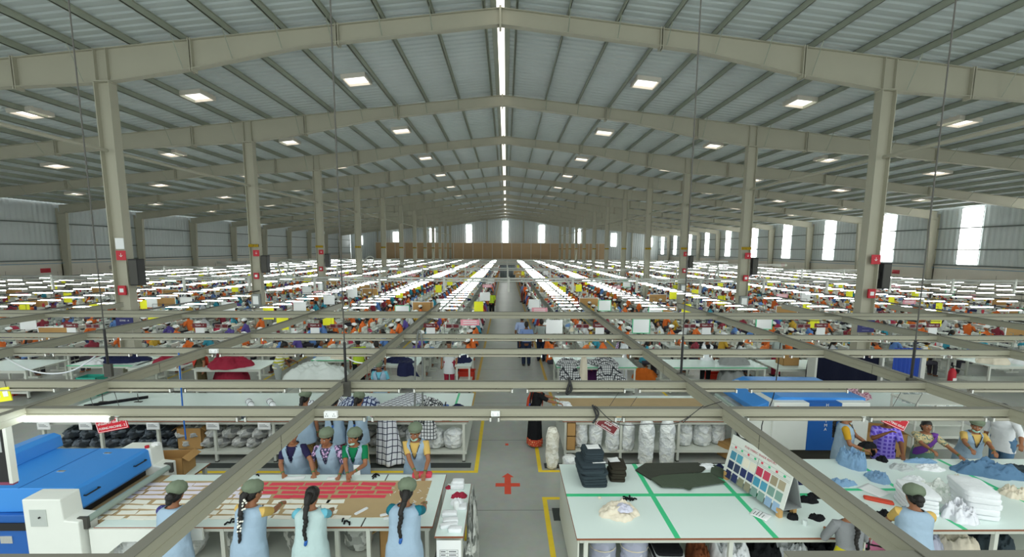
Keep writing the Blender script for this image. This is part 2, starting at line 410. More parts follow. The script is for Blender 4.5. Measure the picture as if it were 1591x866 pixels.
# far wall
struct(MB().box(-XW, XW, YB, YB+.2, 0, 2.0).build('wall_back', M_plaster), 'pale lower wall at the far end of the hall', 'wall')
q = MB(); xs = []; x = -XW
while x < XW: xs += [(x, 0), (x+.12, .04), (x+.24, .04), (x+.36, 0)]; x += .48
q.add([(xx, YB+.1-d, z) for xx, d in xs for z in (2, min(12, zroof(xx)+.1))], [(2*i, 2*i+1, 2*i+3, 2*i+2) for i in range(len(xs)-1)])
struct(q.build('wall_back_cladding', M_clad), 'ribbed grey cladding of the far gable wall', 'wall')
for i in range(-4, 5):
    x = i*8.55
    if abs(x) < XW-1:
        top = zroof(x)-.9 if abs(x) > 1 else 10.9
        wn = struct(MB().box(x-.62, x+.62, YB-.02, YB+.02, 5.2, top).build(f'window_{20+i+4}', M_win), f'tall bright translucent panel in the far wall, {nth(i+5)} from the left', 'window', 'bright panels of the far wall')
for i in range(-4, 4):
    x = (i+.5)*8.55
    struct(MB().box(x-.15, x+.15, YB-.2, YB, 0, zroof(x)-.2).build('wind_post', M_steel), f'{nth(i+5)} wind post from the left on the far wall', 'post', 'wind posts of the far wall')
for z in (6.6, 8.6): struct(MB().box(-XW, XW, YB-.06, YB, z, z+.1).build('wall_girt', M_clad), f'girt rail {"above" if z>7 else "below"} the middle of the far wall', 'rail')
# brown boarded partition in front of the far wall
pt = thing('partition', 'long brown boarded partition with pale posts before the far wall', 'partition', (0, YB-1.6, 0)); pt['kind'] = 'structure'
M_part = mat('brown_board', '#c9ab86', .7, var=.15, scale=.5)
MB().box(-30, 24, -.03, .03, 2.1, 5.7).build('boards', M_part, pt)
MB().box(-30, 24, -.06, .06, 0, 2.1).build('lower_panel', M_plaster, pt)
q = MB()
for i in range(0, 25): q.box(-30+i*2.25-.06, -30+i*2.25+.06, -.09, .09, 0, 5.9)
q.box(-30, 24, -.09, .09, 5.7, 5.85)
q.build('posts', M_pipe, pt)
# yellow and red paint on the floor
yk = 0
def yline(label, *rects, mt=None):
    global yk; q = MB()
    for x0, x1, y0, y1 in rects: q.box(x0, x1, y0, y1, -.005, .002)
    yk += 1
    struct(q.build(f'trim_{yk+10}', mt or M_yline), label, 'floor marking')
yline('yellow painted line round the long left fabric table', (-9.2, -.34, 8.38, 8.46), (-.42, -.34, 8.46, 11.2))
yline('yellow painted corner line below the shelf of white sacks', (.86, .94, 8.4, 11.2), (.94, 7.5, 8.4, 8.48))
yline('yellow painted corner line beside the taped white table', (.86, .94, 4.0, 7.5), (.94, 1.4, 7.42, 7.5))
yline('short yellow painted line behind the small side table', (-.42, -.34, 4.0, 7.5))
yline('long yellow line along the left edge of the aisle', (-.8, -.71, 12.2, 92), mt=mat('ochre_paint', '#cfa94c', .6))
yline('long yellow line along the right edge of the aisle', (1.53, 1.62, 12.2, 92), mt=mat('ochre_paint', '#cfa94c'))
for i, (x, w) in enumerate(((-4.35, 1), (-7.9, 1), (-11.2, 1), (5.1, -1), (8.3, -1), (11.6, -1))):
    yline(f'yellow floor line between sewing lines, {("1st","2nd","3rd")[i%3]} on the {"left" if i<3 else "right"}', (x-.04, x+.04, 12.2, 60))
q = MB(); q.box(.02, .48, 7.86, 7.98, -.005, .0022); q.box(.19, .31, 7.6, 8.25, -.005, .003); q.add([(.13,8.2,.0026),(.37,8.2,.0026),(.25,8.36,.0026)], [(0,1,2)])
struct(q.build('trim_5', M_oran), 'orange red painted arrow cross on the aisle floor', 'floor marking')
q = MB(); q.box(.04, .46, 11.55, 11.66, -.005, .0022); q.box(.2, .3, 11.3, 11.9, -.005, .003)
struct(q.build('trim_6', M_oran), 'orange red painted cross beyond the aisle beam', 'floor marking')
struct(MB().box(.2, .27, 9.62, 9.72, -.005, .0022).build('trim_7', M_oran), 'small red painted mark on the aisle floor', 'floor marking')
M_mat = mat('rubber_mat', '#3f4442', .8, var=.1, scale=10)
for lab, b4 in (('long dark rubber mat before the left fabric table', (-9., -.5, 8.58, 8.78)), ('dark rubber mat below the shelf of white sacks', (1.0, 7.6, 8.56, 8.76)), ('short dark rubber mat beside the taped white table', (1.0, 1.4, 6.8, 7.15)),
                ('dark mat on the floor between the right sewing tables', (8.1, 8.9, 14.9, 15.8))):
    tag(MB().box(b4[0], b4[1], b4[2], b4[3], 0, .008).build('floor_mat', M_mat), lab, 'mat')

# ------------------------------------------------------------------ overhead grid of channels, unlit tubes, rods
ZG = 2.8
def long_beam(x, y0, y1, label, z=ZG):
    t = thing('overhead_channel', label, 'overhead beam', (x, y0, z), 0, 'lengthwise overhead channels'); L_ = y1-y0
    q = MB(); q.box(-.032, .032, 0, L_, -.13, 0); q.box(-.036, -.03, 0, L_, -.072, -.064); q.box(.03, .036, 0, L_, -.072, -.064)
    q.build('channel', M_tray, t); MB().box(-.038, .038, 0, L_, 0, .006).build('lid', mat('dull_lid', '#6d6c62', .6), t)
    j = MB()
    for k in range(1, int(L_/2.4)+1): j.box(-.035, .035, k*2.4-.002, k*2.4+.002, -.132, .002)
    j.build('joint', M_dark, t)
for x, y1, lab in ((-1.76, 13.2, 'long overhead channel just left of the aisle'), (2.45, 13.4, 'long overhead channel just right of the aisle'), (-4.62, 13.2, 'long overhead channel, second left of the aisle'),
                   (5.42, 13.4, 'long overhead channel, second right of the aisle, over the sample board'), (-7.65, 13., 'long overhead channel, third left of the aisle'), (8.5, 13.2, 'long overhead channel, third right of the aisle'),
                   (-10.9, 13., 'long overhead channel, fourth left of the aisle'), (11.7, 13.2, 'long overhead channel, fourth right of the aisle')):
    long_beam(x, 1.3, y1, lab)
tube_proto = None
def tube_light(x, y, z, label, lit=False):
    t = thing('tube_light', label, 'tube light', (x, y, z), 0, None if lit else 'unlit tube lights under the overhead channels')
    MB().box(-.6, .6, -.012, .02, -.04, -.012).build('batten', M_tray, t); q = MB(); [q.box(sx*.4-.01, sx*.4+.01, -.005, .005, -.012, .012) for sx in (-1, 1)]; q.build('hanger', M_dark, t)
    q = MB().tube([(-.58, -.03, -.03), (.58, -.03, -.03)], .028 if lit else .015, 8); q.build('tube', M_lit if lit else M_tube, t, True)
    for s in (-1, 1): MB().box(s*.595-.009, s*.595+.009, -.046, .015, -.05, -.01).build('end_cap', M_alu, t)
    return t
names_y = ('nearest the camera at the bottom edge', 'over the red cut pieces', 'over the front edge of the far fabric table', 'beyond the far fabric table', 'just before the team signs', 'at the near end of the lamps', 'at the far end of the channels')
tproto = None
for k, (y, x0, x1, tubes) in enumerate(((2.17, -4., -1.76, False), (4.4, -5.0, 9., True), (5.32, -6.5, 10., True), (7.1, -11., 14., True), (8.35, -11., 14., True), (10.8, -13., 16., False), (11.4, -13., 16., False))):
    t = thing('cross_channel', 'crosswise overhead channel '+('nearest the camera at the bottom edge', 'over the red cut pieces, with unlit tubes', 'just beyond the one over the red cut pieces', 'over the near edge of the left plaid table', 'above the plaid cloth stacks', 'first plain bar before the team signs', 'second plain bar before the team signs')[k], 'overhead beam', (0, y, ZG-.01))
    if k == 0: MB().box(1.7, 6., -.03, .03, -.075, 0).build('channel', M_tray, t); MB().box(1.7, 6., -.036, .036, 0, .005).build('lid', mat('dull_lid', '#6d6c62', .6), t)
    q = MB(); q.box(x0, x1, -.03, .03, -.075, 0); q.box(x0, x1, -.036, -.03, -.012, 0); q.box(x0, x1, -.036, -.03, -.075, -.063)
    q.build('channel', M_tray, t); MB().box(x0, x1, -.036, .036, 0, .005).build('lid', mat('dull_lid', '#6d6c62', .6), t)
    if tubes:
        n = int((x1-x0)/1.27); g = (x1-x0)/n
        for i in range(n):
            x = x0+(i+.5)*g
            lab = f'unlit tube light, {nth(i+1)} from the left under the channel {("","over the red cut pieces","just beyond the red pieces","over the plaid table edge","above the plaid stacks")[k]}'
            lit = (k == 1 and i == 0)
            if lit: lab = 'lit white tube light over the blue fusing machine'
            if tproto is None or lit:
                o = tube_light(x, y-.005, ZG-.088, lab, lit)
                if not lit: tproto = o
            else: o = dup(tproto, (x, y-.005, ZG-.088), 0, lab)
# junction box, sockets
for p, lab in (((-1.55, 4.345, ZG-.06), 'white power socket on the channel beside the left beam'), ((.1, 4.345, ZG-.05), 'small white socket on the channel over the aisle'), ((-4.45, 7.045, ZG-.04), 'white socket box on the left channel crossing')):
    t = thing('power_socket', lab, 'socket', p); t.scale = (.55,1,.55) if 'aisle' in lab else (.8,1,.8); MB().box(-.08, .08, -.02, .02, -.04, .04).build('plate', M_paper, t)
    q = MB()
    for dx in (-.045, .045):
        for ax, az in ((0,.015), (-.012,-.012), (.012,-.012)): q.box(dx+ax-.004, dx+ax+.004, -.024, -.02, az-.004, az+.004)
    q.build('holes', M_black, t)
for i, (x, y, lab) in enumerate(((-5.2, 6.0, 'thin black hanging rod above the left beams'), (-1.7, 5.2, 'thin black hanging rod left of the aisle'), (2.47, 5.6, 'thin black hanging rod right of the aisle'), (5.3, 5.4, 'thin black hanging rod above the right beams'))):
    t = thing('hanging_rod', lab, 'rod', (x, y, ZG)); MB().tube([(0,0,0), (0,0,zroof(x)-ZG)], .0085, 6).build('rod', M_dark, t)
    MB().box(-.05, .05, -.02, .02, -.16, .02).build('clamp', M_dark, t); MB().tube([(0,0,-.1),(0,0,.5)], .016, 6).build('turnbuckle', M_black, t)
# hanging loops and wires
def cable(label, pts, r=.007, mt=M_black, cat='cable'):
    P = [Vector(p) for p in pts]; o = []
    for i in range(len(P)-1):
        a, b, c, d = P[max(i-1,0)], P[i], P[i+1], P[min(i+2,len(P)-1)]
        for k in range(6):
            u = k/6; o.append(.5*((2*b)+(c-a)*u+(2*a-5*b+4*c-d)*u*u+(3*b-a-3*c+d)*u**3))
    o.append(P[-1]); return tag(MB().tube(o, r, 6).build('cable', mt, None, True), label, cat)
cable('black cable sagging off the channel above the white sacks', [(1.12,4.36,2.82),(1.3,4.2,2.7),(1.65,4.3,2.66),(1.95,4.33,2.66),(2.2,4.33,2.84)], .004)
cable('black cable drooping from the channel beside the right beam', [(2.0,4.33,2.66),(2.2,4.4,2.78),(2.42,4.4,2.86)], .004)
cable('bundle of black wire tied on the channel above the white sacks', [(1.08,4.35,2.84),(1.12,4.33,2.72),(1.08,4.32,2.66),(1.14,4.33,2.75),(1.1,4.35,2.83)], .01)
cable('coiled black wire hanging on the channel over the aisle', [(.96,5.26,2.86),(1.0,5.24,2.72),(.94,5.24,2.66),(.98,5.25,2.8)], .016)
cable('grey hose looped over the channel above the navy table', [(-1.52,8.2,1.3),(-1.5,8.25,2.3),(-1.44,8.3,2.85),(-1.37,8.25,2.7),(-1.36,8.2,2.0),(-1.38,8.2,1.1)], .018, mat('grey_hose', '#6f7370', .5), 'hose')
cable('white cable swag hanging at the upper left', [(-8.05,7.2,2.7),(-7.6,7.3,2.35),(-7.0,7.3,2.35),(-6.4,7.2,2.68)], .012, M_paper)
cable('white cable loop beside the left beam', [(-2.6,7.3,2.72),(-2.35,7.4,2.5),(-2.0,7.3,2.52),(-1.76,7.2,2.72)], .012, M_paper)
cable('blue hose hanging beside the fusing machine sign', [(-4.9,6.9,2.76),(-4.95,6.95,1.9),(-4.98,7.0,1.3)], .012, M_blued, 'hose')
cable('black cable hanging over the blue and white machine', [(5.5,8.4,2.7),(5.45,8.4,1.6),(5.2,8.3,1.0),(5.35,8.35,.3)], .01)

# ------------------------------------------------------------------ tables
def table(label, x0, x1, y0, y1, z=.9, legs=(), shelf=None, mtop=None, tapes=(), edge=None, name='work_table', ends=False, group=None, cat='table'):
    t = thing(name, label, cat, ((x0+x1)/2, (y0+y1)/2, 0), 0, group); hx, hy = (x1-x0)/2, (y1-y0)/2; cx = (x0+x1)/2
    MB().box(-hx, hx, -hy, hy, z-.022, z).build('table_top', mtop or M_top, t, bevel=.003)
    q = MB(); e = .004
    for b in ((-hx-e, hx+e, -hy-e, -hy), (-hx-e, hx+e, hy, hy+e), (-hx-e, -hx, -hy, hy), (hx, hx+e, -hy, hy)): q.box(*b, z-.024, z-.001)
    q.build('edge_band', edge or M_edge, t)
    ap = MB(); ap.box(-hx+.04, hx-.04, -hy+.04, -hy+.07, z-.09, z-.022); ap.box(-hx+.04, hx-.04, hy-.07, hy-.04, z-.09, z-.022); ap.build('apron', M_leg, t)
    for lx in legs or (x0+.06, x1-.06):
        for yy in (-hy+.06, hy-.06):
            q = MB(); q.box(lx-cx-.025, lx-cx+.025, yy-.025, yy+.025, .02, z-.022); q.box(lx-cx-.03, lx-cx+.03, yy-.03, yy+.03, 0, .025, 1)
            q.build('leg', [M_leg, M_dark], t)
    if shelf is not None:
        q = MB(); q.box(-hx+.04, hx-.04, -hy+.05, hy-.05, shelf-.02, shelf); q.box(-hx+.04, hx-.04, -hy+.03, -hy+.055, shelf-.05, shelf+.01); q.build('lower_shelf', M_leg, t)
    if ends:
        for s in (-1, 1): MB().box(s*hx-s*.03-.01, s*hx-s*.03+.01, -hy+.06, hy-.06, .05, z-.03).build('end_panel', M_leg, t)
    for ti, tp in enumerate(tapes):
        o = MB().box(tp[0]-cx, tp[1]-cx, tp[2]-(y0+y1)/2, tp[3]-(y0+y1)/2, z-.001, z+.0012+.0006*ti).build('tape', M_green, t); o['label'] = 'green adhesive tape'
    return t
T1 = table('long fusing table spread with red and white cut pieces', -4.96, -.72, 5.3, 6.62, legs=(-4.85, -3.4, -1.95, -1.55, -.8), shelf=.22)
T1R = table('white cutting table with green tape grid and the sample board', 1.08, 4.72, 5.05, 6.95, legs=(1.2, 3.0, 4.6), shelf=.2, tapes=((2.28,2.35,5.05,6.95), (3.49,3.56,5.05,6.95), (1.08,4.72,5.98,6.05)), ends=True)
T3R = table('white table heaped with denim and stacked white cloth', 4.78, 9.6, 5.2, 7.12, legs=(4.9, 6.5, 8., 9.5), shelf=.2, tapes=((6.0,6.07,5.2,7.1), (7.5,7.56,5.2,7.1), (4.8,9.6,6.12,6.18)))
T2L = table('long far fabric table with grey bundles on its lower shelf', -9.3, -.56, 8.8, 10.58, legs=(-9.2, -8.05, -6.9, -5.75, -4.55, -3.35, -2.1, -.66), shelf=.22, tapes=((-.95,-.9,8.8,10.58),))
T2R = table('long table with white sacks hanging below it', 1.38, 5.05, 8.8, 10.4, legs=(1.45, 2.6, 3.8, 4.95), shelf=.25)
SIDE = table('narrow white side table with a pinned paper notice', -.66, -.31, 5.1, 6.34, legs=(-.62, -.35), shelf=None)
MB().box(-1.75, 1.83, -.62, .62, .9, .903).build('belt', M_brownp, T2R)
q = MB().box(-2.11, 1.93, -.47, .46, .9, .904); q.build('belt', M_brownp, T1)
for i, x in enumerate((-1.62,)):
    MB().box(x-.008-(-2.84), x+.008-(-2.84), -.66, -.475, .895, .9025).box(x-.008-(-2.84), x+.008-(-2.84), .465, .66, .895, .9025).build('seam', M_dark, T1)
# notice on the side table
t = SIDE
MB().box(-.15, .15, -.645, -.64, .5, .86).build('notice', M_paper, t)
q = MB()
for r in range(4): q.box(-.11, .11, -.648, -.645, .60+r*.045, .603+r*.045)
for x in (-.11, -.02, .11): q.box(x-.0015, x+.0015, -.648, -.645, .60, .738)
for r in range(3):
    for a, b in ((-.1, -.04), (0., .09)): q.box(a, b, -.648, -.645, .618+r*.045, .63+r*.045)
q.build('notice_print', mat('print_grey', '#6b6e70', .7), t)
def lines_paper(label, c, w, h, rz=0, tilt=0, cat='paper', group=None, n=4, mt=None):
    t = thing('paper_sheet', label, cat, c, rz, group); t.rotation_euler[0] = tilt
    MB().sheet(lambda u, v: ((u-.5)*w, (v-.5)*h, .006*math.sin(u*5)*math.sin(v*4)+.004), 6, 6, .0015).build('sheet', mt or M_paper, t, True)
    q = MB()
    for r in range(n): q.box(-w*.36, w*(.1+.25*((r*7)%3)/2), h*(.3-.16*r)-.006, h*(.3-.16*r)+.002, .011, .0125)
    q.build('print', mat('print_grey', '#6b6e70', .7), t); return t
# labels hanging from the far fabric table edge
for i, (px, lab) in enumerate(((67, 'leftmost'), (132, 'second'), (237, 'third'), (330, 'fourth'), (410, 'fifth'))):
    p = aty(px, 662, 8.78); lines_paper(f'white paper label on the far fabric table edge, {lab}{" of the row" if i==0 else " from the left"}', (p.x, 8.79, .79), .26, .15, 0, PI/2, 'label', 'paper labels along the table edge', 3)

# ------------------------------------------------------------------ cloth, sacks, stacks
def heap_mesh(w, d, h, seed, fold=.5, sharp=1., n=64, k=24, pw=None):
    fq = max(1., min(2.6, .8/w)); pw = pw or (2.2 if h < .6*min(w, d) else 6.)
    vs = []; o = Vector((seed*3.7, seed*1.3, seed*.7)); q = MB()
    for i in range(k+1):
        r = i/k
        for j in range(n):
            a = 2*PI*j/n; d0 = Vector((math.cos(a), math.sin(a), 0))
            out = 1+.28*noise.noise(o+d0*1.6)+.1*noise.noise(o+d0*5)
            x, y = d0.x*r*w/2*out, d0.y*r*d/2*out
            f = noise.noise(o+Vector((x/w*5, y/d*5, .3))); g = abs(noise.noise(o+Vector((x/w*9+3, y/d*9, .9))))
            g2 = abs(noise.noise(o+Vector((x*11+y*3, y*13, 2.2))*fq)); g3 = noise.noise(o+Vector((x*24, y*24, 4.))*fq)
            z = h*max(0., (1-r**pw))**.6*(1+fold*(f*.7-.6*g*sharp-.55*g2+.12*g3)+.12) if r < 1 else 0
            vs.append((x, y, max(.004, z) if r < 1 else 0.))
    fs = [(i*n+j, i*n+(j+1)%n, (i+1)*n+(j+1)%n, (i+1)*n+j) for i in range(k) for j in range(n)]
    fs = [tuple(reversed(f)) for f in fs]
    fs.append(tuple(k*n+j for j in range(n)))
    q.add(vs, fs); return q
def heap(name, label, mt, c, w, d, h, seed, cat='cloth pile', group=None, rz=0, fold=.55):
    return tag(heap_mesh(w, d, h, seed, fold).build(name, mt, None, True, c, rz), label, cat, group)
def folded_mesh(w, d, t, seed=0, n=10):
    q = MB(); o = Vector((seed, 2.2*seed, .5)); prof = ((0,-1),(.35,-.9),(.5,-.45),(.5,.45),(.35,.9),(0,1))
    def ring(z, k): return (z, w/2*k, d/2*k)
    q.loft([ring(0,.9), ring(.12*t,.985), ring(.5*t,1.), ring(.88*t,.985), ring(t,.93), ring(t*1.04,.5)], 28, 0, True, 7., lambda a, z, i: 1+.03*noise.noise(o+Vector((math.cos(a)*2, math.sin(a)*2, z*20))))
    return q
def stack(name, label, mts, c, w, d, t, n, group, rz=0, jit=.03, cat='cloth', seed=1, names=None):
    z = c[2]; r = random.Random(seed); ms = [folded_mesh(w, d, t, seed*10+k).mesh(name, None, .7) for k in range(3)]
    for i in range(n):
        me = ms[i%3].copy(); me.materials.append(mts[i%len(mts)])
        o = link(name, me); o.location = (c[0]+r.uniform(-jit, jit), c[1]+r.uniform(-jit, jit), z); o.rotation_euler[2] = rz+r.uniform(-.06, .06)
        o.scale = (1, 1, r.uniform(.85, 1.1)); z += t*.98
        pos = 'topmost' if i == n-1 else 'lowest' if i == 0 else f'{nth(n-i)} from the top'
        tag(o, label.replace('#', pos), cat, group)
    return z
def sack_mesh(r, h, seed, lean=0., top=.35, bottom=.8):
    q = MB(); o = Vector((seed*2.1, seed, 0)); k = 24
    rings = []
    for i in range(k+1):
        u = i/k; rr = r*(bottom+(1-bottom)*min(1, u*4)) if u < .25 else r*(1 if u < .8 else 1-(1-top)*((u-.8)/.2)**1.5)
        if i == 0: rr *= .5
        rings.append((h*u, rr, rr*.85, lean*u, 0))
    q.loft(rings, 32, 0, True, 2., lambda a, z, i: 1+.16*noise.noise(o+Vector((math.cos(a)*1.5, math.sin(a)*1.5, z*5)))+.07*noise.noise(o+Vector((math.cos(a)*5, math.sin(a)*5, z*14)))-.1*abs(noise.noise(o+Vector((math.cos(a)*3+z*9, math.sin(a)*3, z*22)))))
    return q
M_sack = patches('white_scrap_sack', ('#eef1ef', '#e4e7e7', '#eaedec', '#d9dde0', '#f2f4f2', '#dfe3e3'), 11, .3, .5, 1.)
M_sackg = patches('grey_scrap_sack', ('#b9bdb8', '#8f948f', '#d8dad4', '#6f746f', '#c9ccc6', '#a5a9a4'), 10)
M_sackd = patches('slate_bundle', ('#3d4650', '#59636d', '#77818a', '#98a0a6', '#4a535c', '#2e353c'), 9, .45)
M_sackm = patches('mixed_grey_bundle', ('#a7a9a8', '#d2d3cf', '#7d7f80', '#e4e4de', '#8f8d84', '#b8b8b4'), 10, .45)
M_sackb = patches('pale_lilac_bundle', ('#c3c5d6', '#b0b3c8', '#d3d5e2', '#a9aec0'), 6, .5)
M_cream = cloth('cream_cloth', '#e6dcc8'); M_wcl = cloth('white_cloth', '#eceff2'); M_navy = cloth('navy_cloth', '#252a4a'); M_char = cloth('charcoal_cloth', '#39444a', .15, .6)
M_olive = cloth('olive_cloth', '#454840', .12); M_oliveg = cloth('olive_green_cloth', '#4f5a4c', .12); M_brolive = cloth('brown_olive_cloth', '#3a372e', .15)
M_denim = cloth('pale_denim', '#86a9cb', .22, .8); M_denimd = cloth('mid_denim', '#5d7f9f', .25, .8); M_blackc = cloth('black_cloth', '#1c1d20', .2, .8)
M_redc = cloth('crimson_cloth', '#a02f44', .2, .8); M_redp = cloth('red_piece', '#df4f60', .05, .2); M_lil = cloth('lilac_piece', '#e9e2ee', .04, .2); M_crp = cloth('ivory_piece', '#f2f1e6', .04, .2)
M_plaid = stripes('plaid_cloth', '#e4e6ec', '#30364c', ((0, 9., .16), (1, 9., .16), (0, 9., .05)))
M_plaidz = stripes('hanging_plaid', '#e4e6ec', '#30364c', ((0, 10., .16), (2, 8., .14)))
M_plaidb = stripes('blue_plaid', '#c9d2e4', '#35406a', ((0, 11., .3), (1, 11., .3)))
M_plaidh = stripes('grey_plaid', '#d8dadb', '#33363c', ((0, 16., .25), (1, 16., .25), (2, 14., .2)))
# cut pieces laid out on the fusing table
kk = 0
def piece(label, mt, x, y, w, d, rz, group):
    r = rnd; q = MB(); p = [(-w/2+r.uniform(-.01,.01), -d/2), (w/2, -d/2+r.uniform(-.008,.008)), (w/2+r.uniform(-.015,.01), d/2), (0, d/2-.004), (-w/2+r.uniform(-.01,.012), d/2+r.uniform(-.006,.006))]
    q.prism(p, 0, .003); return tag(q.build('cut_piece', mt, None, False, (x, y, .9045), rz), label, 'cut piece', group)
rows = ((6.325,.095), (6.21,.095), (6.095,.09), (5.985,.09), (5.86,.105), (5.735,.105), (5.61,.1), (5.49,.095))
for r_, (y, d) in enumerate(rows):
    for c_ in range(14):
        x = -1.55-c_*.272+(rnd.uniform(-.02,.02))-(.05 if r_ % 2 else 0)
        red = r_ < 4 and c_ < (9, 8, 7, 6)[r_] and c_ >= 0
        if r_ >= 4 and c_ < (2, 2, 2, 1)[r_-4]: continue
        if r_ >= 4 and c_ < 3: x -= .06
        kind, mt = ('red', M_redp) if red else (('lilac white', M_lil) if r_ < 4 else ('ivory', M_crp))
        piece(f'{kind} cut piece, {nth(r_+1)} row from the back, {nth(c_+1)} from the right', mt, x, y, .243, d*.86, rnd.uniform(-.08,.08), 'cut pieces on the fusing table')
for i, (x, y, rz) in enumerate(((-1.72,5.62,.9), (-1.35,5.55,.35), (-1.28,5.47,.2), (-.98,5.5,.0), (-.97,5.6,.1))):
    tag(folded_mesh(.2, .05, .012, i).build('cloth_strip', M_wcl, None, True, (x, y, .905), rz), f'white folded cloth strip on brown paper, {nth(i+1)} from the left', 'cloth strip', 'white strips on brown paper')
q = MB()
for i in range(46):
    x, y, a = rnd.uniform(-1.45, -.78), rnd.uniform(5.55, 6.42), rnd.uniform(0, 3.1); l = rnd.uniform(.01, .035)
    q.obox((x, y, .906), (l*2, .006, .002), a)
tag(q.build('thread_scraps', M_paper), 'tiny white paper scraps strewn over the brown paper', 'scraps', None, 'stuff')
lines_paper('blank white sheet before the second seated hat woman', (-3.02, 6.5, .905), .3, .1, 0, 0, 'paper', None, 0)
lines_paper('white sheet folded on the table before the third hat woman', (-2.42, 6.5, .905), .2, .1, .2, 0, 'paper', None, 0)
tag(folded_mesh(.3, .12, .06, 4).build('folded_cloth', M_redp, None, True, (-1.08, 6.55, .9), .05), 'folded red cloth before the woman at the table end', 'cloth')
def clips(label, x, y, z, n, seed, mt=M_blackc):
    r = random.Random(seed); q = MB()
    for i in range(n):
        a = r.uniform(0, 6.3); u, v = r.uniform(-.06, .06), r.uniform(-.035, .035)
        q.tube([(u, v, .012), (u+.03*math.cos(a), v+.03*math.sin(a), .03), (u+.06*math.cos(a), v+.06*math.sin(a), .012)], .011, 6, 0, 'round')
    return tag(q.build('sewing_snips', mt, None, True, (x, y, z)), label, 'snips')
clips('small black tool near the front edge beside the flower braid woman', -3.32, 5.4, .9, 4, 3); clips('black tool on the table edge between two women', -3.68, 6.57, .9, 3, 4)
clips('black tool lying on the white table strip by the seam', -1.83, 6.55, .9, 4, 5); clips('black tool on the near edge beside the mint vest woman', -1.83, 5.38, .9, 4, 6)
clips('cluster of black clips on the taped table', 1.95, 5.89, .9, 9, 7)
# side table things
def rollstack(px, py, w, d, h, mt, lab, seed, z=.9, rz=0):
    p = atz(px, py, z); return tag(folded_mesh(w, d, h, seed).build('folded_cloth', mt, None, True, (p.x, p.y, z), rz), lab, 'cloth')
for i, (x, y, w, d, h, lab) in enumerate(((-.5,6.22,.2,.14,.07,'white folded stack at the far end of the side table'), (-.49,6.22,.17,.12,.05,'upper white folded stack at the far end of the side table'), (-.38,5.72,.12,.16,.03,'flat white cloth right of the cup'),
        (-.53,5.52,.2,.1,.06,'long white rolled cloth left of the side table centre'), (-.5,5.38,.2,.09,.05,'white rolled cloth nearer on the side table'), (-.51,5.29,.22,.08,.045,'white rolled cloth with brown band on the side table'), (-.42,5.2,.17,.09,.05,'white roll at the near end of the side table'))):
    tag(folded_mesh(w, d, h, i+20).build('folded_cloth', M_wcl, None, True, (x, y, .9+(.07 if i == 1 else 0)), rnd.uniform(-.1,.35) if i > 1 else 0), lab, 'cloth')
heap('crumpled_cloth', 'crumpled crimson cloth on the side table', M_redc, (-.46, 5.98, .9), .22, .14, .06, 3); heap('crumpled_cloth', 'small crimson cloth hanging at the side table corner', M_redc, (-.63, 6.22, .9), .1, .1, .03, 4)
heap('crumpled_cloth', 'crumpled white cloth piled behind the cup', M_wcl, (-.46, 5.82, .9), .2, .13, .07, 5)
t = thing('cup', 'white cup on the side table', 'cup', (-.46, 5.68, .9)); MB().loft([(0,.035,.035),(.1,.045,.045),(.1,.041,.041),(.02,.033,.033)], 18).build('body', M_paper, t, .6); MB().ell((0,0,.1), (.04,.04,.02)).build('filling', M_wcl, t, True)
o = heap('scrap_sheet', 'dark plastic sheet hanging beside the side table', M_sackg, (-.24, 5.75, .03), .16, 1.0, .8, 6, 'plastic bag')
heap('scrap_bag', 'clear bag of grey scraps beside the side table legs', M_sackg, (-.3, 5.3, .02), .22, .4, .55, 9, 'plastic bag')
# below the fusing table
for i, (x, y, r, h, mt, lab) in enumerate(((-4.2,5.75,.3,.6,M_sack,'bag of white scraps under the conveyor frame'), (-3.35,5.8,.27,.6,M_sackg,'clear bag of grey scraps behind the flower braid woman'), (-2.55,5.8,.28,.6,M_sackg,'big clear bag of scraps left of the mint vest woman'), (-1.85,5.85,.2,.45,M_sackg,'small bag of dark scraps right of the mint vest woman'), (-4.75,5.7,.3,.55,M_sack,'bag of white scraps beside the machine under the table'))):
    tag(sack_mesh(r, h, i+3).build('scrap_bag', mt, None, True, (x, y, .24)), lab, 'plastic bag')
def carton(label, c, w, d, h, rz=0, open_=False, mt=None):
    t = thing('cardboard_box', label, 'box', c, rz); e = .008; mt = mt or M_card
    q = MB(); q.box(-w/2, w/2, -d/2, d/2, 0, e)
    for b in ((-w/2, w/2, -d/2, -d/2+e), (-w/2, w/2, d/2-e, d/2), (-w/2, -w/2+e, -d/2, d/2), (w/2-e, w/2, -d/2, d/2)): q.box(*b, 0, h)
    q.build('walls', mt, t)
    if open_:
        for s in (-1, 1):
            f = MB(); f.obox((s*(w/2+.05), 0, h-.02), (.12, d, .006), Matrix.Rotation(s*.6, 3, 'Y')); f.build('flap', mt, t)
    else: MB().box(-w/2, w/2, -d/2, d/2, h-.006, h).build('lid', mt, t)
    return t
carton('brown cardboard box under the fusing table beside the teal skirt', (-1.3, 5.75, .24), .35, .35, .42, 0, True)
carton('open cardboard box on the small table behind the fusing machine', (-5.3, 7.1, .7), .5, .35, .3, .1, True)
table('small white table carrying an open cardboard box', -5.6, -4.9, 6.9, 7.4, .7, group=None)
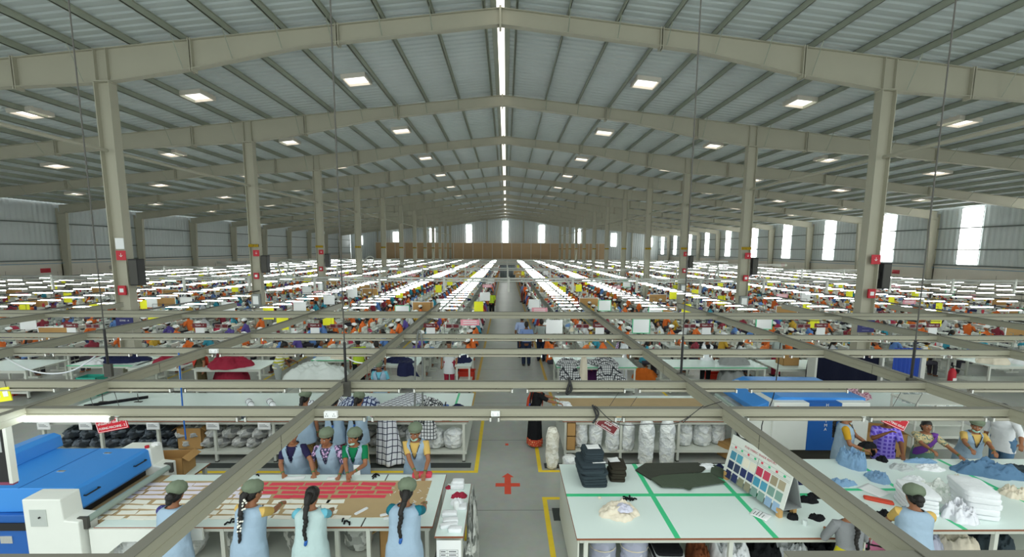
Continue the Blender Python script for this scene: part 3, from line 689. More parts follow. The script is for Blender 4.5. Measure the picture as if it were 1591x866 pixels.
# side of taped table: stacks and cut trousers
zt = stack('folded_trousers', 'folded charcoal trousers, # of the tall stack on the taped table', [M_char], (1.5, 6.42, .9), .38, .5, .05, 7, 'charcoal trousers stack', .05, .035, 'trousers', 2)
stack('folded_trousers', 'folded charcoal trousers, # of the upper stack on the tall stack', [M_char], (1.53, 6.5, zt), .3, .36, .035, 4, 'upper charcoal trousers', .02, .01, 'trousers', 3)
zt2 = stack('folded_trousers', 'folded dark brown trousers, # of the short stack on the taped table', [M_brolive], (1.93, 6.55, .9), .24, .36, .045, 5, 'brown trousers stack', -.1, .015, 'trousers', 4)
def laid(label, mt, pts, z, cat='cut cloth', name='trouser_cutout', h=.02):
    q = MB(); q.prism(pts, 0, h); return tag(q.build(name, mt, None, False, (0, 0, z), 0, .004), label, cat)
lines_paper('white tag sheet on top of the tall charcoal stack', (1.55, 6.55, zt+.14), .2, .16, .05, 0, 'paper', None, 0)
lines_paper('white tag strip at the front of the charcoal stack', (1.6, 6.3, zt+.003), .2, .03, .05, 0, 'paper', None, 0)
lines_paper('white curled paper on the short brown stack', (1.9, 6.64, zt2+.006), .17, .15, .1, 0, 'paper', None, 0)
q = MB()
def trouser(pts, z, mt, lab):
    for k in range(3):
        dx, dy = .012*k, -.008*k
        laid(lab+('', ', second layer', ', lowest layer')[2-k] if k < 2 else lab, mt, [(x+dx*(2-k), y+dy*(2-k)) for x, y in pts], z+.008*k, h=.008)
trouser([(2.27,6.72),(2.42,6.42),(2.6,6.55),(3.3,6.66),(3.42,6.78),(3.38,6.96),(2.5,6.94)], .9, M_olive, 'dark olive trouser panel laid flat at the back of the taped table')
trouser([(2.42,6.4),(2.5,6.18),(2.82,6.16),(2.88,6.09),(2.95,6.17),(3.5,6.3),(3.4,6.58),(2.6,6.5)], .925, M_oliveg, 'grey green trouser panel laid flat before the olive one')
laid('small folded olive piece beside the sample board', M_oliveg, [(3.42,6.6),(3.55,6.45),(3.7,6.7),(3.6,6.9),(3.5,6.75)], .9, h=.03)
heap('crumpled_cloth', 'white crumpled cloth behind the small olive piece', M_wcl, (3.5, 6.85, .9), .3, .2, .04, 12)
heap('crumpled_cloth', 'heap of cream cut pieces on the taped table', M_cream, (1.72, 5.58, .9), .52, .42, .13, 13, fold=.9)
heap('crumpled_cloth', 'pale lilac scrap lying on the cream heap', cloth('lilac_scrap', '#cfcfe0'), (1.77, 5.52, 1.0), .2, .22, .05, 14)
tag(MB().ell((0,0,.012), (.028,.024,.014)).build('tape_roll', M_cream, None, True, (1.54, 5.93, .9)), 'tiny cream lump on the taped table left of the clips', 'scrap')
# the sample board: two panels leaning on each other on wooden feet
bl, br = Vector((3.58, 6.52, .99)), Vector((3.83, 5.42, .99)); ex = (br-bl).normalized(); L_ = (br-bl).length
nrm = Vector((0,0,1)).cross(ex); nrm = -nrm if nrm.x > 0 else nrm
t = thing('sample_board', 'white folding board of coloured fabric swatches on wooden feet', 'sample board', (bl+br)/2-Vector((0,0,.99-.9)))
org = (bl+br)/2; H_ = .56; back = -nrm
up1 = (Vector((0,0,1))*H_+back*.14).normalized()
def bp(u, v, off=0.):                                    # u along the board from its left, v up it
    n1 = ex.cross(up1); n1 = n1 if n1.dot(nrm) > 0 else -n1
    return ex*(u-L_/2)+up1*v+n1*off+Vector((0,0,.125))
HL = math.hypot(H_, .14)
def quad3(q, u0, u1, v0, v1, o0, o1, mi=0):
    P = [bp(u0,v0,o0), bp(u1,v0,o0), bp(u1,v1,o0), bp(u0,v1,o0), bp(u0,v0,o1), bp(u1,v0,o1), bp(u1,v1,o1), bp(u0,v1,o1)]
    q.add(P, [(0,3,2,1),(4,5,6,7),(0,1,5,4),(1,2,6,5),(2,3,7,6),(3,0,4,7)], mi)
q = MB(); quad3(q, 0, L_, 0, HL, -.012, 0); q.build('front_panel', M_white, t)
q = MB(); P = [ex*(a-L_/2)+back*b+Vector((0,0,c+.125)) for a in (0, L_) for b, c in ((.14,H_),(.155,H_),(.30,0),(.285,0))]
q.add(P, [(0,1,2,3),(7,6,5,4),(0,4,5,1),(1,5,6,2),(2,6,7,3),(3,7,4,0)]); q.build('back_panel', mat('grey_card', '#8d9292', .7), t)
q = MB(); q.add([ex*(a-L_/2)+back*b+Vector((0,0,c+.12)) for a in (0, L_) for b, c in ((0,0),(.29,0),(.29,.01),(0,.01))], [(0,1,2,3),(7,6,5,4),(0,4,5,1),(1,5,6,2),(2,6,7,3),(3,7,4,0)]); q.build('base_tray', mat('grey_card', '#8d9292', .7), t)
SW = (('#4f93ad','#2f3c5c','#2a2f57'), ('#5fa6ba','#3b4763','#2f3a66'), ('#f1ead8','#2c3566','#8d8c74'), ('#ece6d4','#38457a','#938e78'), ('#c33b58','#4c9ab6','#7f9b94'), ('#cc4a62','#55a0bd','#87a49a'), ('#a3977e','#7ea197','#93b1cf'), ('#b0a58a','#84a79b','#9cbad8'))
for c_, col in enumerate(SW):
    u = .05+c_*(L_-.1)/8
    for r_ in range(3):
        q = MB(); v = .345-r_*.15; quad3(q, u+.012, u+(L_-.1)/8-.012, v-.12, v, 0, .004); q.build('swatch', mat('swatch_'+col[r_][1:], col[r_], .8), t)
    q = MB(); (quad3(q, u+.05, u+.085, .4, .43, 0, .002)); q.build('tick_mark', M_green if c_ % 2 else M_redp, t)
q = MB()
for v in (.365, .385, .44): quad3(q, .02, L_-.02, v, v+.002, 0, .002)
quad3(q, L_/2-.002, L_/2+.002, .02, .45, 0, .002); q.build('ruled_lines', mat('print_grey', '#6b6e70', .7), t)
def text_mesh(txt, size, mt, extrude=.001, align='CENTER', space=1.):
    c = bpy.data.curves.new('lettering', 'FONT'); c.body = txt; c.size = size; c.extrude = extrude; c.align_x = align; c.align_y = 'CENTER'; c.space_character = space; c.resolution_u = 2
    o = bpy.data.objects.new('lettering_tmp', c); COL.objects.link(o)
    me = bpy.data.meshes.new_from_object(o.evaluated_get(bpy.context.evaluated_depsgraph_get())); bpy.data.objects.remove(o)
    me.name = 'lettering'; me.materials.clear(); me.materials.append(mt); return me
o = link('lettering', text_mesh('FUSE FABRIC SHADE REPORT', .045, mat('print_red', '#b8505c', .7)), t)
n1 = ex.cross(up1); n1 = n1 if n1.dot(nrm) > 0 else -n1
mm = Matrix((ex, up1, n1)).transposed().to_4x4(); mm.translation = bp(L_/2, .5, .002); o.matrix_local = mm
for a in (.03, L_-.09):
    for b in (-.02, .2): MB().obox(ex*(a+.03-L_/2)+back*(b+.03)+Vector((0,0,.06)), (.055,.055,.12), math.atan2(ex.y, ex.x)).build('wooden_foot', M_wood, t)
lines_paper('white printed sheet below the sample board', (3.6, 5.52, .905), .2, .22, .7)
# black bits on the taped table by the sample board
for i, (px, py, w, d, h, mt, lab) in enumerate(((1255,778,.3,.2,.06,M_blackc,'tangle of black straps behind the sample board'), (1232,806,.14,.1,.06,M_blackc,'round black bundle right of the sample board foot'), (1268,806,.2,.14,.05,M_blackc,'black crumpled strap near the glass'), (1222,792,.16,.12,.05,M_blackc,'small black bundle beside the board end'),
        (1272,772,.3,.16,.05,M_blackc,'black strap pile next to the right beam'), (1236,748,.34,.24,.06,M_navy,'navy crumpled cloth behind the sample board'), (1217,760,.3,.12,.03,M_wcl,'white cloth lying under the navy one'), (1118,727,.16,.14,.05,M_navy,'navy cloth left of the sample board'))):
    p = atz(px, py, .9); heap('crumpled_cloth', lab, mt, (p.x, p.y, .9), w, d, h, 30+i, fold=.9)
p = atz(1250, 816, .9); t = thing('glass', 'small clear glass on the taped table edge', 'glass', (p.x, p.y, .9)); MB().loft([(0,.026,.026),(.07,.032,.032),(.07,.029,.029),(.008,.024,.024)], 16).build('body', mat('clear_glass', '#dfe8e6', .1, spec=.8), t, .6)
# under the taped table
for i, (x, y, r, h, mt, lab) in enumerate(((1.5,5.5,.17,.5,M_sackb,'leftmost tied lilac sack under the taped table'), (1.92,5.5,.18,.5,M_sackb,'second tied lilac sack under the taped table'))):
    t = thing('cloth_sack', lab, 'sack', (x, y, .2)); sack_mesh(r, h, i+40, 0, .6).build('body', M_sackb, t, True); MB().tube([(r*1.0*math.cos(a*PI/8), r*.9*math.sin(a*PI/8), .3) for a in range(17)], .008, 5).build('cord', M_cream, t)
stack('folded_cloth', 'folded black and grey cloth, # under the taped table', [M_blackc, mat('grey_fold', '#b9bcbc', .8)], (2.35, 5.5, .2), .36, .5, .05, 7, 'black and grey folds', 0, .02, 'cloth', 8)
for i, (x, w, mt, lab) in enumerate(((2.78,.24,cloth('rust_cloth','#7d4a30'),'rust brown cut piece under the taped table'), (3.2,.5,M_wcl,'white papers heaped under the taped table'), (3.62,.5,M_blackc,'black cloth heap under the sample board'), (4.0,.45,M_wcl,'pale grey cloth heap under the taped table'), (4.4,.5,M_blackc,'black striped bags under the taped table end'))):
    heap('crumpled_cloth', lab, mt, (x, 5.5, .2), w, .6, .3+.04*(i % 3), 60+i, fold=.7)
# the denim table
def H(px, py, w, d, h, mt, lab, seed, z=.9, rz=0, fold=1.05, cat='cloth pile', name='crumpled_cloth'):
    p = atz(px, py, z); return heap(name, lab, mt, (p.x, p.y, .9), w, d, h, seed, cat, None, rz, fold)
H(1322, 722, .36, .42, .22, M_denim, 'tall crumpled pale denim pile near the beam', 71); H(1308, 752, .4, .2, .07, M_denim, 'flat pale denim piece below the tall pile', 72); H(1362, 745, .3, .34, .12, M_denim, 'ribbed pale denim bundle right of the tall pile', 73)
H(1535, 737, .9, .36, .2, M_denimd, 'long heap of mid blue jeans before the hat worker', 74, rz=-.3); H(1590, 735, .5, .36, .1, M_char, 'dark trousers lying at the right edge', 75, rz=-.4); H(1430, 718, .5, .16, .05, M_denim, 'flat pale denim before the saree woman', 76)
H(1400, 728, .36, .24, .06, mat('grey_piece', '#b9bfc0', .8), 'grey crumpled pieces beside the ribbed denim', 77); H(1445, 728, .4, .25, .05, M_wcl, 'flat white cloth behind the floral bundle', 78); H(1370, 716, .16, .16, .07, M_blackc, 'black bundle at the table edge before the plaid shirt', 79)
H(1462, 775, .62, .36, .2, patches('floral_white', ('#eef2ec','#e2e8e2','#cfd9cf','#f3f5f1'), 18, .6), 'white floral cloth bundle on the denim table', 80, rz=-.4)
H(1490, 805, .4, .36, .2, mat('silver_film', '#d9dbe2', .15, .25, spec=.8), 'shiny plastic wrapped bundle between white stacks', 81); H(1506, 780, .3, .6, .25, M_cream, 'cream striped cloth draped over a stack', 82, rz=.3)
H(1575, 770, .3, .3, .12, M_cream, 'cream bundle right of the tall white stack', 83); H(1335, 790, .3, .2, .06, M_blackc, 'black straps under the right beam', 84); H(1375, 800, .36, .14, .05, M_blackc, 'black crumpled strap before the sage cap', 85); H(1420, 745, .3, .2, .04, M_wcl, 'scattered white pieces on the denim table', 86)
p = atz(1365, 777, .92); tag(folded_mesh(.34, .1, .03, 7).build('folded_cloth', M_oran, None, True, (p.x, p.y, .9), -.5), 'bright red folded flag on the denim table', 'cloth')
lines_paper('white sheet on the denim table beside the pale denim', (5.62, 6.12, .905), .3, .3, .4, 0, 'paper', None, 0)
stack('folded_cloth', 'white cloth, # of the stack behind the sage cap', [M_wcl], (5.86, 5.7, .9), .36, .46, .055, 5, 'white cloth stack by the cap', -.35, .02, 'cloth', 11)
stack('folded_cloth', 'white cloth, # of the tall stack at the table front', [M_wcl], (6.56, 5.62, .9), .38, .5, .075, 5, 'tall white cloth stack', -.3, .02, 'cloth', 12)
for i, (x, lab, mt) in enumerate(((5.95,'pale bundle under the denim table, left',M_sackb), (6.4,'cream bundle under the denim table',M_cream), (6.9,'dark bundle under the denim table, right',M_char))):
    heap('crumpled_cloth', lab, mt, (x, 5.65, .2), .5, .6, .35, 90+i)
# bundles on the shelf of the far left table
n = 0
for lay in range(2):
    for i in range(26):
        x = -9.0+i*.325+(.16 if lay else 0)+rnd.uniform(-.03, .03)
        if x > -2.2 and lay == 0 and x < -1.75 or x > -.75: continue
        n += 1; mt = M_sackd if x < -6.6 else (M_sackg if x > -1.9 else M_sackm)
        if x > -1.9 and lay: continue
        so = Vector((n*1.7, n*.6, 0)); o = MB().ell((0,0,.115), (.185,.3,.125), 22, 14, 0, None, lambda d: 1+.22*noise.noise(so+d*2.2)-.25*abs(noise.noise(so+d*4.5))).build('fabric_bundle', mt, None, True, (x, 9.2, .22+lay*.2))
        tag(o, f'{"slate" if mt is M_sackd else "grey"} cut bundle, {nth(i+1)} from left, {"upper" if lay else "lower"} layer on the far table shelf', 'fabric bundle', 'bundles on the shelf of the far table')
carton('cardboard box among the bundles on the far table shelf', (-6.35, 9.15, .23), .5, .4, .45, 0, True)
# cloth on the far left table
def drape(label, mt, x, y, w, dz, seed):
    q = MB()
    def fn(u, v):
        s_ = v*1.0; wob = .045*math.sin(u*9+seed)+.015*math.sin(u*21+2); sp = 1+.5*max(0, v-.3)
        if v < .25: return ((u-.5)*w*(1-.3*v), .3-.3*v/.25, .02+.01*math.sin(u*20))
        k = (v-.25)/.75; return ((u-.5)*w*(.75+.55*k)+.12*k*k, -.02-.16*k*k+wob*(.3+k), .02-k*dz)
    q.sheet(fn, 30, 24, .008); return tag(q.build('draped_cloth', mt, None, True, (x, y, .9)), label, 'cloth')
drape('black and white plaid cloth hanging from the far table to the floor', M_plaidz, -2.2, 8.76, .5, .86, 1.)
for px, py, w, d, h, mt, lab in ((488,640,.75,.7,.2,M_plaid,'crumpled plaid cloth left of the left beam on the far table'), (560,632,.85,.8,.22,M_plaidb,'blue plaid cloth pile on the far table'), (520,628,.5,.5,.2,M_plaid,'plaid heap between two hat women'), (668,640,.7,.9,.24,M_plaidh,'grey check cloth heap at the far table end')):
    p = atz(px, py, .9); heap('crumpled_cloth', lab, mt, (p.x, max(9.3, min(10.1, p.y)), .9), w, d, h, int(px), fold=.6)
tag(folded_mesh(.6, 1.3, .1, 3).build('folded_cloth', M_plaid, None, True, (-2.15, 9.7, .9), -.5), 'plaid cloth laid in a long flat stack on the far table', 'cloth')
heap('crumpled_cloth', 'grey check cloth hanging over the table end', M_plaidh, (-1.45, 8.78, .55), .55, .2, .42, 5); heap('crumpled_cloth', 'navy cloth at the right corner of the far table', M_navy, (-.85, 9.6, .9), .3, .25, .06, 6)
for i, (px, lab) in enumerate(((400,'first white cloth roll tied with straps on the far table'), (432,'second white cloth roll tied with straps on the far table'))):
    p = atz(px, 620, .95); t = thing('cloth_roll', lab, 'roll', (p.x, 9.7, .96), -.9); MB().tube([(-.22,0,0),(.22,0,0)], .06, 14, 0, 'round').build('roll', M_wcl, t, True)
    for a in (-.12, .12): MB().tube([(a,.062*math.cos(k*PI/6),.062*math.sin(k*PI/6)) for k in range(13)], .006, 5).build('strap', M_black, t)
for i, px in enumerate((140, 195)):                                    # small clamps and a dark ruler on the far table
    p = atz(px+20, 625, .9); t = thing('clamp', f'small dark table clamp, {nth(i+1)} from the left on the far table', 'clamp', (p.x, p.y, .9)); MB().box(-.08,.08,-.03,.03,0,.012).build('base', M_dark, t); MB().tube([(0,0,0),(0,0,.2)], .008, 6).build('post', M_dark, t)
tag(MB().obox((-8.6, 9.9, .92), (1.1, .12, .04), .6).build('cloth_bolt', M_blackc, None), 'long black bolt at the left end of the far table', 'cloth')
heap('crumpled_cloth', 'dark checked cloth edge along the far table front', M_sackd, (-5.6, 8.98, .9), 2.4, .16, .03, 8)
# electric cutter on the far table end
t = thing('cloth_cutter', 'blue electric cloth cutter at the far table end', 'cutter', (-1.02, 8.9, .9)); MB().box(-.08,.08,-.1,.1,0,.02).build('base_plate', M_alu, t); MB().tube([(0,0,.02),(0,0,.2)], .012, 8).build('blade_post', M_alu, t); MB().tube([(0,0,.17),(0,0,.3)], .06, 14).build('motor', M_blued, t, .6); MB().tube([(0,-.05,.3),(0,-.14,.36),(0,-.05,.38)], .014, 8).build('handle', M_black, t, True)
for i, x in enumerate((-1.7, -1.3, -.9)):
    tag(sack_mesh(.2, .42, 50+i).build('plastic_sack', M_sack, None, True, (x, 9.05, .24)), f'white scrap sack under the far table end, {nth(i+1)} from the left', 'sack', 'white sacks under the far table end')
# white sacks under and before the right table
bags = ((858, .86, .13, M_crp, 'cream bag standing on the floor beside the saree woman', 8.55, 0), (886, .3, .16, M_sack, 'small white sack slumped on the floor left of the charcoal stack', 8.5, 0), (902, .6, .14, M_sack, 'white sack on the shelf, leftmost', 9.0, .26), (925, .6, .14, M_sack, 'white sack on the shelf behind the charcoal stack', 9.0, .26),
        (951, .66, .14, M_sack, 'white sack behind the red sign', 8.9, .22), (975, .66, .14, M_sack, 'white sack with a red mark beside the table leg', 8.9, .22), (1004, 1.02, .155, M_sack, 'first tall white sack standing on the floor', 8.6, 0), (1036, 1.02, .155, M_sack, 'second tall white sack standing on the floor', 8.58, 0),
        (1062, .5, .17, M_sack, 'white sack on the shelf right of the tall sacks', 9.1, .26), (1090, .5, .18, M_sack, 'big white sack near the right shelf post', 9.1, .26), (1113, .5, .17, M_sack, 'rightmost white sack on the shelf', 9.2, .26))
for i, (px, h, r, mt, lab, y, z) in enumerate(bags):
    p = aty(px, 690, y); tag(sack_mesh(r, h, 100+i, 0, .5 if z else .6).build('plastic_sack', mt if mt is not M_crp else patches('cream_scrap_sack', ('#f1efe2','#e6e2d2','#f6f4ea','#d9d4c2'), 16), None, True, (p.x, y, z)), lab, 'sack')
carton('lower cardboard box at the right table end', (1.56, 9.0, .27), .18, .4, .3); carton('upper cardboard box at the right table end', (1.56, 9.0, .575), .18, .4, .28)
carton('cardboard box slumped under the right beam', (5.0, 9.0, .05), .4, .35, .3, .4); heap('crumpled_cloth', 'white cloth under the hands of the black saree woman', M_wcl, (1.55, 9.75, .9), .3, .4, .06, 9)

# ------------------------------------------------------------------ fusing machines
t = thing('fusing_machine', 'big blue and white fusing machine at the left end of the red piece table', 'machine', (-6.6, 6.0, 0)); ox, oy = -6.6, 6.0
def rel(b): return (b[0]-ox, b[1]-ox, b[2]-oy, b[3]-oy, b[4], b[5])
MB().box(*rel((-8.6,-5.45,5.4,6.7,.06,1.0))).build('cabinet', M_blued, t, bevel=.012)
q = MB(); q.prism([(-8.6-ox,.96),(-5.27-ox,1.02),(-5.24-ox,1.06),(-5.27-ox,1.31),(-5.32-ox,1.33),(-8.6-ox,1.33)], 5.46-oy, 6.62-oy, 'y'); q.build('hood', M_blue, t, bevel=.01)
MB().box(*rel((-6.02,-6.01,5.46,6.62,1.328,1.333))).build('hood_seam', M_blued, t)
for y0, y1, nm in ((5.2, 5.46, 'near_housing'), (6.6, 6.84, 'far_housing')):
    q = MB(); q.prism([(-5.7-ox,.0),(-5.05-ox,.0),(-5.05-ox,1.03),(-5.22-ox,1.05),(-5.24-ox,1.33),(-5.7-ox,1.33)], y0-oy, y1-oy, 'y'); q.build('end_housing', M_white, t, bevel=.012)
MB().box(*rel((-5.62,-5.42,5.193,5.2,.98,1.2))).build('service_hatch', mat('hatch_grey', '#b9bfba', .5), t); MB().tube([(-5.5-ox,5.192-oy,1.1),(-5.5-ox,5.18-oy,1.1)], .012, 10).build('lock', M_black, t)
q = MB(); q.prism([(-7.06-ox,1.33),(-6.66-ox,1.33),(-6.68-ox,1.5),(-6.78-ox,1.54),(-7.02-ox,1.5)], 5.5-oy, 6.72-oy, 'y'); q.build('roller_guard', M_blue, t, bevel=.01)
for x, y in ((-5.9, 5.9), (-5.75, 6.45)): MB().box(*rel((x-.05,x+.05,y-.02,y+.02,1.33,1.336))).build('name_plate', M_alu, t)
for y in (5.62, 6.4): MB().tube([(-5.255-ox,y-.1-oy,1.2),(-5.225-ox,y-.1-oy,1.2),(-5.225-ox,y+.1-oy,1.2),(-5.255-ox,y+.1-oy,1.2)], .01, 8).build('grab_handle', M_black, t)
MB().box(*rel((-5.268,-5.255,6.25,6.45,1.1,1.15))).build('rating_label', M_paper, t)
MB().box(*rel((-5.5,-5.34,5.47,6.6,.905,1.02))).build('feed_slot', M_black, t); MB().box(*rel((-5.5,-4.97,5.47,6.59,.84,.903))).build('infeed_belt', M_brownp, t)
MB().tube([(-5.06-ox,5.3-oy,.985),(-5.06-ox,6.72-oy,.985)], .045, 12).build('feed_roller', mat('roller_grey_green', '#9fb0a8', .35, .2), t, .6)
for y in (5.28, 6.7): MB().box(*rel((-5.12,-5.0,y-.02,y+.02,.9,1.05))).build('roller_bracket', M_dark, t)
q = MB(); q.prism([(-5.0-ox,.55),(-4.85-ox,.52),(-4.6-ox,.72),(-3.6-ox,.74),(-3.6-ox,.89),(-5.0-ox,.89)], 5.27-oy, 5.3-oy, 'y'); q.build('conveyor_side', M_white, t)
MB().box(*rel((-6.6,-5.9,5.38,5.4,.8,.9))).build('display_window', M_black, t); MB().box(*rel((-6.25,-6.1,5.39,5.4,.62,.72))).build('vent_plate', M_alu, t)
MB().tube([(-5.3-ox,6.62-oy,1.34),(-5.3-ox,6.62-oy,1.37)], .03, 12).build('stop_button', M_red, t); MB().box(*rel((-5.3,-5.2,6.7,6.76,1.33,1.37))).build('switch_box', M_paper, t)
for x in (-8.3, -5.8):
    for y in (5.5, 6.6): MB().tube([(x-ox,y-oy,0),(x-ox,y-oy,.07)], .04, 10).build('foot', M_dark, t)
ox, oy = 6.6, 9.4
t = thing('fusing_machine', 'blue and white fusing machine behind the right beam, with white letters', 'machine', (ox, oy, 0))
MB().box(*rel((5.6,6.32,8.6,10.2,.36,1.36))).build('left_housing', M_white, t, bevel=.015); MB().box(*rel((6.98,7.56,8.6,10.2,.36,1.36))).build('right_housing', M_white, t, bevel=.015)
MB().box(*rel((6.32,6.98,8.6,10.2,.36,1.355))).build('front_panel', M_blued, t)
q = MB(); q.prism([(5.35-ox,1.05),(7.6-ox,1.3),(7.6-ox,1.4),(5.85-ox,1.42),(5.3-ox,1.2)], 8.78-oy, 10.3-oy, 'y'); q.build('hood', M_blue, t, bevel=.01)
q = MB(); q.prism([(5.0-ox,.62),(5.6-ox,.4),(5.6-ox,.98),(4.9-ox,.98),(4.9-ox,.75)], 8.64-oy, 8.67-oy, 'y'); q.build('conveyor_side', M_white, t)
MB().box(*rel((4.95,5.6,8.68,10.2,.9,.96))).build('conveyor', M_white, t); MB().tube([(5.2-ox,8.7-oy,1.0),(5.2-ox,10.2-oy,1.0)], .04, 12).build('feed_roller', mat('roller_grey_green', '#9fb0a8', .35, .2), t, .6)
for x in (6.1, 7.3): MB().box(*rel((x-.05,x+.05,9.3,9.36,1.41,1.42))).build('name_plate', M_alu, t)
MB().tube([(5.68-ox,8.6-oy,1.27),(5.68-ox,8.57-oy,1.27)], .028, 12).build('stop_button', M_red, t); MB().box(*rel((5.7,7.5,8.75,10.1,.0,.36))).build('plinth', M_dark, t)
o = link('lettering', text_mesh('H\nA\nS\nH\nI\nM\nA', .085, M_paper), t); o.location = (6.68-ox, 8.595-oy, 1.06); o.rotation_euler = (PI/2, 0, 0)

# ------------------------------------------------------------------ signs
def sign(label, c, w, h, lines, tilt=0., mt=None, paper=0, cords=.15, yaw=0., frame=True, cat='sign', group=None, name='hanging_sign'):
    t = thing(name, label, cat, c, 0, group); t.rotation_euler = (0, tilt, yaw)
    MB().box(-w/2, w/2, -.006, .006, -h/2, h/2).build('board', mt or M_maroon, t)
    if frame:
        q = MB(); e = .006*max(1, h*4)
        for b in ((-w/2+e, w/2-e, h/2-2*e, h/2-1.3*e), (-w/2+e, w/2-e, -h/2+1.3*e, -h/2+2*e), (-w/2+e, -w/2+1.7*e, -h/2+1.3*e, h/2-1.3*e), (w/2-1.7*e, w/2-e, -h/2+1.3*e, h/2-1.3*e)): q.box(b[0], b[1], -.0085, -.006, b[2], b[3])
        q.build('border', M_paper, t)
    n = len(lines); hh = h*.8/n
    for i, tx in enumerate(lines):
        me = text_mesh(tx, hh*.66, M_paper, .0008); xs = [v.co.x for v in me.vertices] or [0]; ww = max(xs)-min(xs)
        o = link('lettering', me, t); o.location = (0, -.0085, h*.4-hh*(i+.5)); o.rotation_euler = (PI/2, 0, 0)
        if ww > w*.86: o.scale = (w*.86/ww, 1, 1)
    if paper: MB().box(-w*.32, w*.32, -.003, .003, -h/2-paper, -h/2).build('paper_sheet', M_paper, t)
    if cords:
        q = MB()
        for s in (-1, 1): q.tube([(s*w*.4, 0, h/2), (s*w*.4, 0, h/2+cords)], .003, 5)
        q.build('cord', M_dark, t)
    return t
def to_rail(t, z):
    c = t.location; xs = [-2.05-3.3*k for k in range(6)]+[2.75+3.3*k for k in range(6)]; xl = min(xs, key=lambda v: abs(v-c.x)); MB().tube([(min(-.2, xl-c.x), 0, z), (max(.2, xl-c.x), 0, z)], .012, 6).build('hanger', M_dark, t)
p = aty(174, 660, 5.32); sign('red sign for the fusing machine hanging below the left channel', p, .38, .155, ['ಫ್ಯೂಸಿಂಗ್ ಯಂತ್ರ - 2', 'FUSING MACHINE - 2'], -.2, M_red, 0, 2.72-p.z-.07)
p = aty(943, 662, 5.32); sign('tilted maroon sign hanging in front of the white sacks', p, .28, .12, ['ಕಟಿಂಗ್', 'CUTTING'], .55, M_maroon, 0, 2.72-p.z-.05)
p = aty(1391, 655, 5.32); sign('red sign hanging before the face of the plaid shirt man', p, .32, .15, ['ಕಟಿಂಗ್', 'CUTTING ISSUE'], .42, M_red, 0, 2.72-p.z-.06)
NW = dict(zip(range(6, 14), ('six','seven','eight','nine','ten','eleven','twelve','thirteen')))
for i, (px, nm) in enumerate(((110, 6), (310, 7), (489, 8), (669, 9), (932, 10), (1098, 11), (1276, 12), (1450, 13))):
    p = aty(px, 506, 13.4); t = sign(f'maroon team {NW[nm]} sign with white paper below, hanging at the line end', p, .42, .13, [f'TEAM - {nm}'], 0, M_maroon, .28, 2.27-p.z-.065, 0, False, 'sign', None); to_rail(t, 2.27-p.z)
    p2 = aty(px+(-27 if px > 800 else 34), 507, 14.2)
    t = sign(f'long maroon sign beside the team {NW[nm]} sign', p2, .42, .13, ['ತಂಡ', 'LINE'], 0, M_maroon, 0, 2.27-p2.z-.065, 0, True); to_rail(t, 2.27-p2.z)
for px, pyy, yy, lab in ((196, 508, 14.1, 'left'), (1338, 508, 14.1, 'right')):
    p = Vector(((12 if px > 800 else -12), Y0-.158, 1.95)); sign(f'dark blue sign on the nearest {lab} column', p, .55, .4, ['ZONE - A', '_______', '_______'], 0, mat('sign_blue', '#2c2f6b', .5), 0, 0, 0, False)
p = atz(15, 612, 2.6); sign('bright yellow card hanging at the left edge of the grid', (p.x, 5.28, 2.62), .3, .17, ['■ ■ ■'], -.15, M_yel, 0, .08, 0, False, 'card')
t = thing('notice_board', 'black notice board with a grey paper at the left frame edge', 'board', (-5.17, 4.5, 2.28)); MB().box(-.25,.22,-.02,.02,-.33,.36).build('panel', M_black, t); MB().box(-.24,.16,-.026,-.02,.0,.32).build('paper_sheet', mat('grey_paper', '#a9adad', .8), t); MB().box(.2,.235,-.03,.03,-.34,.38).build('side_rail', M_pipe, t); MB().box(-.26,.23,-.024,.024,-.36,-.33).build('bottom_rail', mat('plum_rail', '#7d3b55', .6), t)

